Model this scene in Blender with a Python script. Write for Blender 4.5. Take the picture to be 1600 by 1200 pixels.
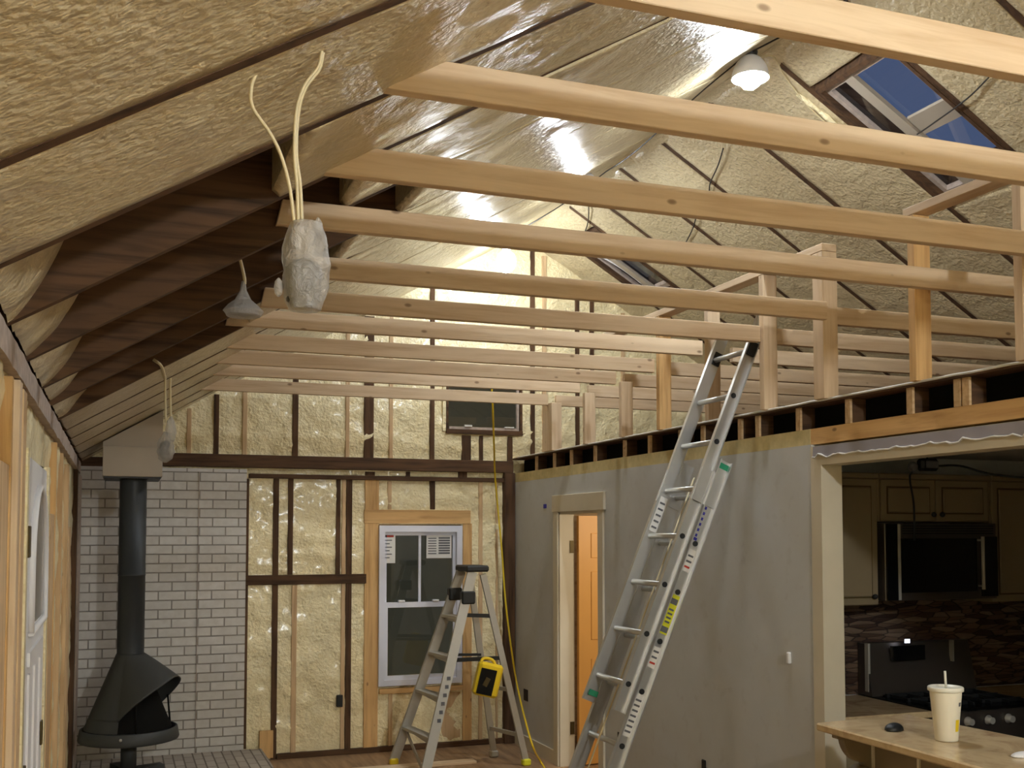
import bpy, bmesh, math, random
from mathutils import Vector, Matrix, noise
random.seed(7)
S = bpy.context.scene
COL = S.collection
for o in list(bpy.data.objects): bpy.data.objects.remove(o)

# ------------------------------------------------------------------ camera
F, CXP, CYP, EYE = 1670.0, 800.0, 749.0, 1.86
YAW, PITCH = math.radians(20.2), math.atan(84 / 1670.0)
cam = bpy.data.cameras.new('camera'); cam_o = bpy.data.objects.new('camera', cam); COL.objects.link(cam_o)
cam.sensor_fit = 'HORIZONTAL'; cam.sensor_width = 36.0; cam.lens = 36.0 * F / 1600.0
cam.shift_x = 0.0; cam.shift_y = (CYP - 600.0) / 1600.0
cam.clip_start = 0.05; cam.clip_end = 200
cam_o.location = (0, 0, EYE)
cam_o.rotation_euler = (math.pi / 2 + PITCH, 0, -YAW)
S.camera = cam_o
RX = Vector((math.cos(YAW), -math.sin(YAW), 0))
FW = Vector((math.sin(YAW) * math.cos(PITCH), math.cos(YAW) * math.cos(PITCH), math.sin(PITCH)))
UP = RX.cross(FW)
EYEV = Vector((0, 0, EYE))
def ray(px, py): return FW + RX * ((px - CXP) / F) - UP * ((py - CYP) / F)
def on_x(px, py, X): d = ray(px, py); return EYEV + d * (X / d.x)      # a measured spot on a real plane x = X
def on_y(px, py, Y): d = ray(px, py); return EYEV + d * (Y / d.y)
def on_z(px, py, Z): d = ray(px, py); return EYEV + d * ((Z - EYE) / d.z)

# ------------------------------------------------------------------ look, world
S.view_settings.view_transform = 'Standard'; S.view_settings.look = 'None'
S.view_settings.gamma = 1.0; S.view_settings.use_curve_mapping = False
S.view_settings.exposure = 0.22
S.cycles.use_denoising = True
S.cycles.max_bounces = 7; S.cycles.diffuse_bounces = 4; S.cycles.glossy_bounces = 3
S.cycles.transparent_max_bounces = 8
S.cycles.sample_clamp_indirect = 6.0
w = bpy.data.worlds.new('dusk'); S.world = w; w.use_nodes = True
wb = w.node_tree.nodes['Background']; wb.inputs[0].default_value = (0.055, 0.08, 0.15, 1); wb.inputs[1].default_value = 1.0
LAMP_POWER = 102.0      # watts of each string-light bulb along the ridge

# ------------------------------------------------------------------ helpers: colours and materials
def lin(c): return tuple(((v / 255) / 12.92 if v / 255 <= 0.04045 else ((v / 255 + 0.055) / 1.055) ** 2.4) for v in c) + (1,)
class N:
    def __init__(s, name):
        s.m = bpy.data.materials.new(name); s.m.use_nodes = True; s.t = s.m.node_tree; s.n = s.t.nodes
        s.b = s.n['Principled BSDF']; s._tc = None
    def new(s, t, **k):
        n = s.n.new(t)
        for a, v in k.items():
            if hasattr(n, a): setattr(n, a, v)
        return n
    def link(s, a, b): s.t.links.new(a, b)
    def co(s, scale=(1, 1, 1), rnd=True):
        if s._tc is None: s._tc = s.new('ShaderNodeTexCoord')
        mp = s.new('ShaderNodeMapping'); mp.inputs['Scale'].default_value = scale
        s.link(s._tc.outputs['Object'], mp.inputs['Vector'])
        if rnd:
            oi = s.new('ShaderNodeObjectInfo'); ml = s.new('ShaderNodeMath', operation='MULTIPLY'); ml.inputs[1].default_value = 37.0
            s.link(oi.outputs['Random'], ml.inputs[0]); s.link(ml.outputs[0], mp.inputs['Location'])
        return mp.outputs['Vector']
    def noise(s, vec, scale, detail=4, rough=0.55, dist=0.0):
        n = s.new('ShaderNodeTexNoise'); n.inputs['Scale'].default_value = scale; n.inputs['Detail'].default_value = detail
        n.inputs['Roughness'].default_value = rough; n.inputs['Distortion'].default_value = dist
        s.link(vec, n.inputs['Vector']); return n.outputs['Fac']
    def ramp(s, fac, stops):
        r = s.new('ShaderNodeValToRGB'); e = r.color_ramp.elements
        while len(e) < len(stops): e.new(0.5)
        for i, (p, c) in enumerate(stops): e[i].position = p; e[i].color = c
        s.link(fac, r.inputs[0]); return r.outputs[0]
    def mix(s, fac, a, b, mode='MIX'):
        m = s.new('ShaderNodeMix', data_type='RGBA', blend_type=mode)
        if isinstance(fac, (int, float)): m.inputs[0].default_value = fac
        else: s.link(fac, m.inputs[0])
        for v, i in ((a, 6), (b, 7)):
            if isinstance(v, tuple): m.inputs[i].default_value = v
            else: s.link(v, m.inputs[i])
        return m.outputs[2]
    def bump(s, h, strength, dist=0.01, prev=None):
        b = s.new('ShaderNodeBump'); b.inputs['Strength'].default_value = strength; b.inputs['Distance'].default_value = dist
        s.link(h, b.inputs['Height'])
        if prev: s.link(prev, b.inputs['Normal'])
        return b.outputs['Normal']
    def done(s, col=None, rough=0.6, spec=0.5, normal=None, metal=0.0):
        if isinstance(col, tuple): s.b.inputs['Base Color'].default_value = col
        elif col is not None: s.link(col, s.b.inputs['Base Color'])
        if isinstance(rough, (int, float)): s.b.inputs['Roughness'].default_value = rough
        else: s.link(rough, s.b.inputs['Roughness'])
        s.b.inputs['Specular IOR Level'].default_value = spec; s.b.inputs['Metallic'].default_value = metal
        if normal: s.link(normal, s.b.inputs['Normal'])
        return s.m
def plain(name, rgb, rough=0.6, spec=0.4, metal=0.0, var=0.08, vs=6.0):
    k = N(name); c = lin(rgb); v = k.co()
    f = k.noise(v, vs, 3)
    col = k.mix(f, tuple(x * (1 - var) for x in c[:3]) + (1,), tuple(min(1, x * (1 + var)) for x in c[:3]) + (1,))
    return k.done(col, rough, spec, None, metal)
def pine(name, axis, light, dark, knots=True, rough=0.62):
    k = N(name); sc = [14, 14, 14]; sc[axis] = 0.9
    v = k.co(tuple(sc)); g = k.noise(v, 2.2, 5, 0.6, 0.4)
    col = k.ramp(g, [(0.3, lin(dark)), (0.55, lin(light)), (0.8, tuple(min(1, x * 1.08) for x in lin(light)[:3]) + (1,))])
    big = k.noise(k.co((1.2, 1.2, 1.2)), 1.6, 2)
    col = k.mix(k.ramp(big, [(0.35, (0, 0, 0, 1)), (0.7, (0.35, 0.35, 0.35, 1))]), col, lin(dark))
    if knots:
        s2 = [9, 9, 9]; s2[axis] = 4.5
        vo = k.new('ShaderNodeTexVoronoi'); vo.inputs['Scale'].default_value = 1.0; k.link(k.co(tuple(s2)), vo.inputs['Vector'])
        kn = k.ramp(vo.outputs['Distance'], [(0.0, (0.75, 0.75, 0.75, 1)), (0.06, (0.6, 0.6, 0.6, 1)), (0.10, (0, 0, 0, 1))])
        col = k.mix(kn, col, lin((96, 60, 34)))
    return k.done(col, rough, 0.3, k.bump(g, 0.15, 0.004))
M = {}
LT, DK = (214, 190, 158), (192, 163, 129)
for ax, nm in enumerate('xyz'):
    M['pine_' + nm] = pine('pine_' + nm, ax, LT, DK)
    M['old_' + nm] = pine('old_wood_' + nm, ax, (92, 66, 44), (52, 35, 23), False, 0.8)
    M['gold_' + nm] = pine('gold_pine_' + nm, ax, (216, 176, 120), (184, 142, 90))
    M['tan_' + nm] = pine('tan_wood_' + nm, ax, (212, 182, 142), (180, 146, 106))
def foam(name, c1, c2, big=9.0, rgh=0.38):
    k = N(name); v = k.co((1, 1, 1), False)
    n1 = k.noise(v, big, 3, 0.55, 0.3); n2 = k.noise(v, 46, 3, 0.5, 0.15); n3 = k.noise(v, 160, 2)
    col = k.ramp(n2, [(0.25, lin(c1)), (0.7, lin(c2))])
    col = k.mix(k.ramp(k.noise(v, 1.3, 3), [(0.35, (0, 0, 0, 1)), (0.75, (0.45, 0.45, 0.45, 1))]), col, lin(c1))
    nr = k.bump(n1, 0.55, 0.035); nr = k.bump(n2, 0.85, 0.013, nr); nr = k.bump(n3, 0.2, 0.003, nr)
    k.done(col, rgh, 0.55, nr)
    k.b.inputs['Coat Weight'].default_value = 0.5; k.b.inputs['Coat Roughness'].default_value = 0.16
    return k.m
M['foam'] = foam('spray_foam', (194, 176, 138), (216, 200, 164))
M['foam_wall'] = foam('wall_spray_foam', (232, 214, 164), (248, 236, 196), 12.0, 0.45)  # paler copy of the same foam, with stronger wall light in its colour
M['deck'] = pine('roof_deck', 0, (84, 60, 38), (50, 34, 22), False, 0.85)
M['mist'] = plain('foam_misted_board', (120, 98, 62), 0.85, 0.2, 0, 0.35, 30)
# painted brick
k = N('painted_brick'); tc = k.co((1, 1, 1), False)
sep = k.new('ShaderNodeSeparateXYZ'); k.link(tc, sep.inputs[0]); cmb = k.new('ShaderNodeCombineXYZ')
k.link(sep.outputs['X'], cmb.inputs['X']); k.link(sep.outputs['Z'], cmb.inputs['Y'])
br = k.new('ShaderNodeTexBrick'); k.link(cmb.outputs[0], br.inputs['Vector'])
br.inputs['Scale'].default_value = 1.0; br.inputs['Brick Width'].default_value = 0.205; br.inputs['Row Height'].default_value = 0.0735
br.inputs['Mortar Size'].default_value = 0.0055; br.inputs['Mortar Smooth'].default_value = 0.25
br.inputs['Color1'].default_value = lin((212, 208, 202)); br.inputs['Color2'].default_value = lin((200, 196, 190)); br.inputs['Mortar'].default_value = lin((134, 127, 118))
nn = k.noise(tc, 14, 4)
col = k.mix(k.ramp(nn, [(0.35, (0, 0, 0, 1)), (0.75, (0.5, 0.5, 0.5, 1))]), br.outputs['Color'], lin((178, 170, 160)))
inv = k.new('ShaderNodeMath', operation='SUBTRACT'); inv.inputs[0].default_value = 1.0; k.link(br.outputs['Fac'], inv.inputs[1])
nr = k.bump(inv.outputs[0], 0.9, 0.008); nr = k.bump(nn, 0.25, 0.006, nr)
M['brick'] = k.done(col, 0.7, 0.3, nr)
k = N('hearth_brick'); tc = k.co((1, 1, 1), False)
br = k.new('ShaderNodeTexBrick'); mp = k.new('ShaderNodeMapping'); mp.inputs['Rotation'].default_value = (0, 0, math.radians(90)); k.link(tc, mp.inputs['Vector']); k.link(mp.outputs[0], br.inputs['Vector'])
br.inputs['Scale'].default_value = 1.0; br.inputs['Brick Width'].default_value = 0.205; br.inputs['Row Height'].default_value = 0.075
br.inputs['Mortar Size'].default_value = 0.006; br.inputs['Color1'].default_value = lin((176, 166, 154)); br.inputs['Color2'].default_value = lin((160, 150, 138)); br.inputs['Mortar'].default_value = lin((108, 98, 88))
M['hearth'] = k.done(br.outputs['Color'], 0.75, 0.25, k.bump(k.noise(tc, 16, 4), 0.3, 0.006))
# grey wall with scuffs
k = N('grey_paint'); v = k.co((1, 1, 1), False); a = k.noise(v, 1.7, 4, 0.6, 0.5); b_ = k.noise(v, 9, 5, 0.65)
col = k.mix(k.ramp(a, [(0.35, (0, 0, 0, 1)), (0.75, (0.6, 0.6, 0.6, 1))]), lin((196, 198, 198)), lin((182, 179, 172)))
col = k.mix(k.ramp(b_, [(0.56, (0, 0, 0, 1)), (0.78, (0.3, 0.3, 0.3, 1))]), col, lin((150, 142, 132)))
M['grey'] = k.done(col, 0.55, 0.35, k.bump(b_, 0.06, 0.004))
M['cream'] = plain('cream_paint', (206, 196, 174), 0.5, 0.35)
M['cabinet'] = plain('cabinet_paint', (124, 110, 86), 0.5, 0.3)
M['white'] = plain('white_paint', (228, 226, 226), 0.45, 0.4, 0, 0.03)
M['vinyl'] = plain('white_vinyl', (214, 216, 228), 0.35, 0.5, 0, 0.02)
M['boxgrey'] = plain('chase_paint', (164, 152, 136), 0.6, 0.3)
M['dust'] = plain('dusty_plate', (172, 156, 144), 0.85, 0.2, 0, 0.45, 22)
M['plaster'] = plain('torn_plaster', (214, 210, 202), 0.8, 0.2, 0, 0.15, 25)
M['black'] = plain('black_iron', (56, 57, 56), 0.55, 0.4)
M['soot_shade'] = plain('soot_shade', (20, 19, 17), 0.9, 0.1)  # near-black; also stands in for the shade between joists
M['pipe'] = plain('stove_pipe', (50, 54, 58), 0.5, 0.4)
M['alu'] = plain('aluminium', (206, 206, 204), 0.36, 0.5, 0.85, 0.05, 20)
M['alu_matte'] = plain('brushed_rail', (176, 172, 162), 0.5, 0.5, 0.35, 0.08, 16)
M['steel'] = plain('dark_steel', (96, 90, 84), 0.35, 0.5, 0.8)
M['rubber'] = plain('black_plastic', (26, 27, 27), 0.5, 0.4)
M['blackglass'] = plain('black_glass', (8, 9, 10), 0.12, 0.6)
M['yellow'] = plain('yellow_plastic', (222, 190, 28), 0.4, 0.5)
M['ylabel'] = plain('yellow_label', (212, 210, 40), 0.5, 0.4)
M['wlabel'] = plain('white_label', (222, 220, 216), 0.5, 0.4)
M['ink'] = plain('grey_ink', (96, 96, 100), 0.6, 0.3)
M['blueink'] = plain('blue_ink', (52, 48, 150), 0.6, 0.3)
M['redink'] = plain('red_ink', (176, 60, 50), 0.6, 0.3)
M['green'] = plain('green_mark', (36, 128, 92), 0.6, 0.3)
M['romex'] = plain('cable_sheath', (206, 190, 150), 0.5, 0.4)
M['cord'] = plain('dark_cord', (44, 38, 34), 0.6, 0.3)
M['brass'] = plain('brass', (158, 128, 62), 0.3, 0.5, 0.9)
M['hinge'] = plain('tarnished_brass', (84, 70, 38), 0.45, 0.5, 0.6)
M['paper'] = plain('paper_cup', (228, 220, 200), 0.6, 0.3, 0, 0.02)
M['lid'] = plain('cup_lid', (232, 228, 212), 0.3, 0.5, 0, 0.02)
M['arch_glass'] = plain('frosted_glass', (140, 130, 116), 0.2, 0.6)
k = N('laminate_top'); v = k.co((1, 1, 1), False); n1 = k.noise(v, 5, 5, 0.6, 1.0); n2 = k.noise(v, 60, 3)
col = k.ramp(n1, [(0.3, lin((168, 138, 104))), (0.55, lin((206, 182, 142))), (0.8, lin((184, 150, 118)))])
M['laminate'] = k.done(col, 0.22, 0.5, k.bump(n2, 0.05, 0.002))
k = N('subfloor'); v = k.co((9, 0.8, 9), False); n1 = k.noise(v, 2.0, 5, 0.6, 0.4); v2 = k.co((1, 1, 1), False)
n2 = k.noise(v2, 2.5, 5)
col = k.ramp(n1, [(0.3, lin((120, 92, 66))), (0.6, lin((164, 132, 98))), (0.85, lin((186, 156, 122)))])
col = k.mix(k.ramp(n2, [(0.45, (0, 0, 0, 1)), (0.75, (0.5, 0.5, 0.5, 1))]), col, lin((112, 96, 82)))
M['floor'] = k.done(col, 0.6, 0.3, k.bump(n1, 0.15, 0.004))
k = N('stacked_stone'); v = k.co((8, 8, 42), False)
vo = k.new('ShaderNodeTexVoronoi'); vo.inputs['Scale'].default_value = 1.0; k.link(v, vo.inputs['Vector'])
ve = k.new('ShaderNodeTexVoronoi', feature='DISTANCE_TO_EDGE'); ve.inputs['Scale'].default_value = 1.0; k.link(v, ve.inputs['Vector'])
bw = k.new('ShaderNodeRGBToBW'); k.link(vo.outputs['Color'], bw.inputs[0])
col = k.ramp(bw.outputs[0], [(0.2, lin((56, 40, 32))), (0.5, lin((88, 68, 54))), (0.8, lin((112, 94, 78)))])
col = k.mix(k.ramp(ve.outputs['Distance'], [(0.0, (1, 1, 1, 1)), (0.08, (0, 0, 0, 1))]), col, lin((24, 18, 15)))
M['stone'] = k.done(col, 0.6, 0.3, k.bump(ve.outputs['Distance'], 0.8, 0.02))
# glass
def glass(name, tint, tr):
    k = N(name); m = k.m; out = k.n['Material Output']
    t = k.new('ShaderNodeBsdfTransparent'); t.inputs[0].default_value = tint
    g = k.new('ShaderNodeBsdfGlossy'); g.inputs['Roughness'].default_value = 0.03; g.inputs[0].default_value = (0.9, 0.93, 1, 1)
    mx = k.new('ShaderNodeMixShader'); fr = k.new('ShaderNodeFresnel'); fr.inputs[0].default_value = 1.5
    ad = k.new('ShaderNodeMath', operation='ADD'); ad.inputs[1].default_value = 1 - tr; k.link(fr.outputs[0], ad.inputs[0])
    ge = k.new('ShaderNodeNewGeometry'); sb = k.new('ShaderNodeMath', operation='SUBTRACT'); sb.inputs[0].default_value = 1.0; k.link(ge.outputs['Backfacing'], sb.inputs[1])
    mu = k.new('ShaderNodeMath', operation='MULTIPLY'); k.link(ad.outputs[0], mu.inputs[0]); k.link(sb.outputs[0], mu.inputs[1])
    k.link(mu.outputs[0], mx.inputs[0]); k.link(t.outputs[0], mx.inputs[1]); k.link(g.outputs[0], mx.inputs[2]); k.link(mx.outputs[0], out.inputs[0])
    return m
M['glass'] = glass('window_glass', (0.95, 0.85, 0.62, 1), 0.93)
M['skyglass'] = glass('skylight_glass', (0.95, 0.97, 1, 1), 0.96)
k = N('plastic_sheet'); k.done(plain and k.mix(k.noise(k.co(), 22, 4), lin((196, 190, 180)), lin((228, 224, 220))), 0.28, 0.6, k.bump(k.noise(k.co(), 30, 4, 0.6, 1.5), 0.9, 0.02))
k.b.inputs['Alpha'].default_value = 0.45; M['plastic'] = k.m
def emit(name, rgb, strength):
    k = N(name); k.b.inputs['Emission Color'].default_value = rgb; k.b.inputs['Emission Strength'].default_value = strength
    k.b.inputs['Base Color'].default_value = (0.9, 0.9, 0.9, 1); return k.m

# ------------------------------------------------------------------ helpers: mesh
def new(): return bmesh.new()
def box(bm, x0, y0, z0, x1, y1, z1, bev=0.0):
    if x1 < x0: x0, x1 = x1, x0
    if y1 < y0: y0, y1 = y1, y0
    if z1 < z0: z0, z1 = z1, z0
    vs = [bm.verts.new((x, y, z)) for x in (x0, x1) for y in (y0, y1) for z in (z0, z1)]
    fs = [bm.faces.new([vs[i] for i in q]) for q in ((0, 1, 3, 2), (4, 6, 7, 5), (0, 4, 5, 1), (2, 3, 7, 6), (0, 2, 6, 4), (1, 5, 7, 3))]
    if bev:
        es = list({e for f in fs for e in f.edges})
        bmesh.ops.bevel(bm, geom=es, offset=bev, segments=1, affect='EDGES')
def beam(bm, a, b, w_, h_, up=(0, 0, 1)):
    a, b = Vector(a), Vector(b); d = (b - a).normalized(); s = d.cross(Vector(up)).normalized(); u = s.cross(d)
    vs = []
    for p in (a, b):
        for i, j in ((-1, -1), (1, -1), (1, 1), (-1, 1)): vs.append(bm.verts.new(p + s * (i * w_ / 2) + u * (j * h_ / 2)))
    for q in ((3, 2, 1, 0), (4, 5, 6, 7), (0, 1, 5, 4), (1, 2, 6, 5), (2, 3, 7, 6), (3, 0, 4, 7)): bm.faces.new([vs[i] for i in q])
def tube(bm, pts, r, seg=8, cap=True):
    pts = [Vector(p) for p in pts]; rings = []; pn = None
    for i, p in enumerate(pts):
        d = (pts[min(i + 1, len(pts) - 1)] - pts[max(i - 1, 0)]).normalized()
        if pn is None: pn = d.orthogonal().normalized()
        pn = (pn - d * pn.dot(d)).normalized(); q = d.cross(pn)
        rr = r[i] if isinstance(r, (list, tuple)) else r
        rings.append([bm.verts.new(p + (pn * math.cos(t) + q * math.sin(t)) * rr) for t in [2 * math.pi * j / seg for j in range(seg)]])
    for a, b in zip(rings, rings[1:]):
        for j in range(seg): f = bm.faces.new([a[j], a[(j + 1) % seg], b[(j + 1) % seg], b[j]]); f.smooth = True
    if cap: bm.faces.new(rings[0][::-1]); bm.faces.new(rings[-1])
def lathe(bm, prof, c=(0, 0, 0), seg=28, capb=True, capt=True):
    rings = [[bm.verts.new((c[0] + r * math.cos(2 * math.pi * j / seg), c[1] + r * math.sin(2 * math.pi * j / seg), c[2] + z)) for j in range(seg)] for r, z in prof]
    for a, b in zip(rings, rings[1:]):
        for j in range(seg): f = bm.faces.new([a[j], a[(j + 1) % seg], b[(j + 1) % seg], b[j]]); f.smooth = True
    if capb: bm.faces.new(rings[0][::-1])
    if capt: bm.faces.new(rings[-1])
def prism(bm, poly, axis, lo, hi):
    def P(u, v, t): return {0: (t, u, v), 1: (u, t, v), 2: (u, v, t)}[axis]
    a = [bm.verts.new(P(u, v, lo)) for u, v in poly]; b = [bm.verts.new(P(u, v, hi)) for u, v in poly]; n = len(poly)
    bm.faces.new(a); bm.faces.new(b[::-1])
    for i in range(n): bm.faces.new([a[i], b[i], b[(i + 1) % n], a[(i + 1) % n]])
def cm(pts, n=8):
    pts = [Vector(p) for p in pts]; out = []
    P = [pts[0] * 2 - pts[1]] + pts + [pts[-1] * 2 - pts[-2]]
    for i in range(1, len(P) - 2):
        for j in range(n):
            t = j / n; a, b, c, d = P[i - 1:i + 3]
            out.append(0.5 * ((2 * b) + (c - a) * t + (2 * a - 5 * b + 4 * c - d) * t * t + (3 * b - a - 3 * c + d) * t ** 3))
    return out + [pts[-1]]
def obj(name, bm, mat, parent=None, bevel=0.0, keep=False):
    """one mesh object; a top-level one gets its origin at the centre of its base, a child stays in its parent's space"""
    bmesh.ops.recalc_face_normals(bm, faces=bm.faces)
    me = bpy.data.meshes.new(name)
    off = Vector((0, 0, 0))
    if parent is None and not keep:
        xs = [v.co.x for v in bm.verts]; ys = [v.co.y for v in bm.verts]; zs = [v.co.z for v in bm.verts]
        off = Vector(((min(xs) + max(xs)) / 2, (min(ys) + max(ys)) / 2, min(zs)))
    elif parent is not None: off = parent_world(parent)
    bmesh.ops.translate(bm, verts=bm.verts, vec=-off)
    bm.to_mesh(me); bm.free()
    me.materials.append(M[mat] if isinstance(mat, str) else mat)
    o = bpy.data.objects.new(name, me); COL.objects.link(o)
    if parent is None: o.location = off
    else: o.parent = parent
    if bevel:
        md = o.modifiers.new('edge', 'BEVEL'); md.width = bevel; md.segments = 1; md.limit_method = 'ANGLE'
    return o
def parent_world(p):
    v = Vector((0, 0, 0))
    while p is not None: v = v + Vector(p.location); p = p.parent
    return v
def tag(o, label, cat, group=None):
    o['label'] = label; o['category'] = cat
    if group: o['group'] = group
    return o
def thing(name, label, cat, loc, group=None):
    o = bpy.data.objects.new(name, None); COL.objects.link(o); o.location = loc; o.empty_display_size = 0.1
    return tag(o, label, cat, group)
def struct(name, bm, mat, **kw):
    o = obj(name, bm, mat, **kw); o['kind'] = 'structure'; return o
def sroot(name, loc=(0, 0, 0)):
    o = bpy.data.objects.new(name, None); COL.objects.link(o); o.location = loc; o['kind'] = 'structure'; return o

# ------------------------------------------------------------------ house dimensions
XL, XW, XR = -0.295, 3.34, 7.10          # left wall face, middle wall face, far right eave
YB, YF = 9.03, -2.6                      # far wall face, wall behind the photographer
ZE, SL, XRG, ZRG = 2.41, 0.59, 3.40, 4.59
def zl(x): return ZE + SL * (x - XL)
def zr(x): return ZRG - SL * (x - XRG)
TIE = [1.87, 2.47, 3.06, 3.70, 4.41, 5.00, 5.62, 6.24, 6.82, 7.45, 8.10]
RAFT_L = [-2.4, -1.79, -1.18, -0.57, 0.04, 0.66, 1.28] + [t + 0.06 for t in TIE] + [8.76]
RAFT_R = [-2.3, -1.7, -1.1, -0.5, 0.1, 0.66, 1.24, 1.86, 2.48, 3.12, 3.78, 4.42, 5.08, 5.76, 6.44, 7.05, 7.62, 8.02, 8.58]

# ---- floor
bm = new(); box(bm, XL - 0.2, YF - 0.2, -0.12, XR + 0.2, YB + 0.3, 0.0); fl = struct('floor', bm, 'floor', keep=True)
# ---- roof: deck boards over rafters and foam
roof = sroot('ceiling')
def deck_piece(side, x0, x1, y0, y1):
    bm = new(); zf = zl if side == 'L' else zr; dz = 0.185
    prism(bm, [(x0, zf(x0) + dz), (x1, zf(x1) + dz), (x1, zf(x1) + dz + 0.03), (x0, zf(x0) + dz + 0.03)], 1, y0, y1)
    return bm
obj('roof_deck', deck_piece('L', XL - 0.35, XRG, YF - 0.3, YB + 0.3), 'deck', roof)
SKY = [(5.08, 4.42, 3.74, 4.66), (8.58, 8.02, 3.74, 4.46)]       # (far Y, near Y, upper X, lower X)
bm = new()
def addp(x0, x1, y0, y1):
    dz = 0.185
    prism(bm, [(x0, zr(x0) + dz), (x1, zr(x1) + dz), (x1, zr(x1) + dz + 0.03), (x0, zr(x0) + dz + 0.03)], 1, y0, y1)
addp(XRG, 3.74, YF - 0.3, YB + 0.3); addp(4.66, XR + 0.35, YF - 0.3, YB + 0.3)
addp(3.74, 4.66, YF - 0.3, 4.42); addp(3.74, 4.66, 5.08, 8.02); addp(3.74, 4.66, 8.58, YB + 0.3); addp(4.46, 4.66, 8.02, 8.58)
obj('roof_deck', bm, 'deck', roof)
def rafter(side, y):
    bm = new(); x0, x1, zf = (XL - 0.1, XRG - 0.02, zl) if side == 'L' else (XRG + 0.02, XR + 0.1, zr)
    prism(bm, [(x0, zf(x0)), (x1, zf(x1)), (x1, zf(x1) + 0.18), (x0, zf(x0) + 0.18)], 1, y - 0.019, y + 0.019)
    obj('rafter', bm, 'old_x', roof)
for y in RAFT_L: rafter('L', y)
for y in RAFT_R: rafter('R', y)
bm = new(); box(bm, XRG - 0.019, YF, ZRG + 0.0, XRG + 0.019, YB, ZRG + 0.19); obj('ridge_board', bm, 'old_y', roof)
def foam_panel(side, x0, x1, y0, y1, parent, seed, rec=0.001, amp=0.009, step=0.026, name='foam_panel'):
    zf = zl if side == 'L' else zr
    nx = max(3, int((x1 - x0) * 1.16 / step)); ny = max(3, int((y1 - y0) / step))
    bm = new(); rows = []
    for i in range(nx + 1):
        x = x0 + (x1 - x0) * i / nx; row = []
        for j in range(ny + 1):
            y = y0 + (y1 - y0) * j / ny
            n_ = noise.noise(Vector((x * 3.1, y * 3.1, seed))) + 0.6 * noise.noise(Vector((x * 9 + 5, y * 9, seed)))
            n_ += 0.5 * abs(noise.noise(Vector((x * 21, y * 21, seed + 3))))
            e = min(1, (y - y0) / 0.05, (y1 - y) / 0.05)
            if side == 'L' and y0 > 2.9:                        # far bays: foam sprayed over the rafter edges higher up the slope
                k_ = max(0, min(1, (x - 0.95) / 0.35)); k_ = k_ * k_ * (3 - 2 * k_)
                y = y + k_ * 0.019 * (2 * j / ny - 1)
                z = zf(x) + rec - 0.010 * k_ + 0.7 * amp * n_ * (0.25 + 0.75 * e)
            else: z = zf(x) + rec + amp * n_ * (0.25 + 0.75 * e)
            if i in (0, nx): z += 0.03
            row.append(bm.verts.new((x, y, z)))
        rows.append(row)
    for a, b in zip(rows, rows[1:]):
        for j in range(ny): f = bm.faces.new([a[j], a[j + 1], b[j + 1], b[j]]); f.smooth = True
    # edges turned up to the deck so that the panel has its real depth
    def skirt(vs):
        up = [bm.verts.new((v.co.x, v.co.y, zf(v.co.x) + 0.18)) for v in vs]
        for j in range(len(vs) - 1): bm.faces.new([vs[j], vs[j + 1], up[j + 1], up[j]])
    skirt(rows[0]); skirt(rows[-1]); skirt([r[0] for r in rows]); skirt([r[-1] for r in rows])
    return obj(name, bm, 'foam', parent)
OPEN = {2.53: 0.40, 3.12: 0.72, 3.76: 1.1, 4.47: 0.92, 5.06: 0.6}   # bays left bare up to this X
ys = [YF] + RAFT_L + [YB + 0.05]
for i, (a, b) in enumerate(zip(ys, ys[1:])):
    if b - a < 0.08: continue
    x0 = XL
    for kx, vx in OPEN.items():
        if abs(a - kx) < 0.02: x0 = vx
    foam_panel('L', x0, XRG - 0.03, a + 0.019, b - 0.019, roof, i * 7.3)
    if x0 > XL:                                                        # bare bay: foam plug at the eave
        bm = new(); rows = []; wdt = 0.15 + 0.03 * math.sin(a * 9)
        for u in range(13):
            t = u / 12; row = []
            for v_ in range(13):
                y = a + 0.02 + (b - a - 0.04) * v_ / 12
                xx = XL + 0.01 + t * (wdt + 0.07 * noise.noise(Vector((y * 5, a, 1))))
                zz = zl(xx) + 0.01 + 0.17 * t ** 1.7 + 0.018 * noise.noise(Vector((xx * 14, y * 14, a)))
                row.append(bm.verts.new((xx, y, min(zz, zl(xx) + 0.19))))
            rows.append(row)
        for p, q in zip(rows, rows[1:]):
            for j in range(12): f = bm.faces.new([p[j], p[j + 1], q[j + 1], q[j]]); f.smooth = True
        obj('foam_plug', bm, 'foam', roof)
ys = [YF] + RAFT_R + [YB + 0.05]
for i, (a, b) in enumerate(zip(ys, ys[1:])):
    if b - a < 0.08: continue
    cut = [s for s in SKY if abs(s[1] - a) < 0.02]
    if cut:
        foam_panel('R', XRG + 0.03, cut[0][2] - 0.03, a + 0.019, b - 0.019, roof, i * 3.7 + 50)
        foam_panel('R', cut[0][3] + 0.03, XR, a + 0.019, b - 0.019, roof, i * 3.7 + 60)
    else: foam_panel('R', XRG + 0.03, XR, a + 0.019, b - 0.019, roof, i * 3.7 + 50)
# light overspray that softens the ridge
bm = new(); rows = []
for i in range(300):
    y = YF + (YB - YF) * i / 299; row = []
    for j in range(9):
        x = XRG + (j / 8 - 0.5) * 0.26; z = ZRG - 0.012 - 0.35 * abs(x - XRG) + 0.02 * noise.noise(Vector((x * 9, y * 6, 4)))
        row.append(bm.verts.new((x, y, min(z, (zl(x) if x < XRG else zr(x)) + 0.004 + 0.01 * abs(j - 4)))))
    rows.append(row)
for p, q in zip(rows, rows[1:]):
    for j in range(8): f = bm.faces.new([p[j], p[j + 1], q[j + 1], q[j]]); f.smooth = True
obj('ridge_foam', bm, 'foam', roof)

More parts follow.
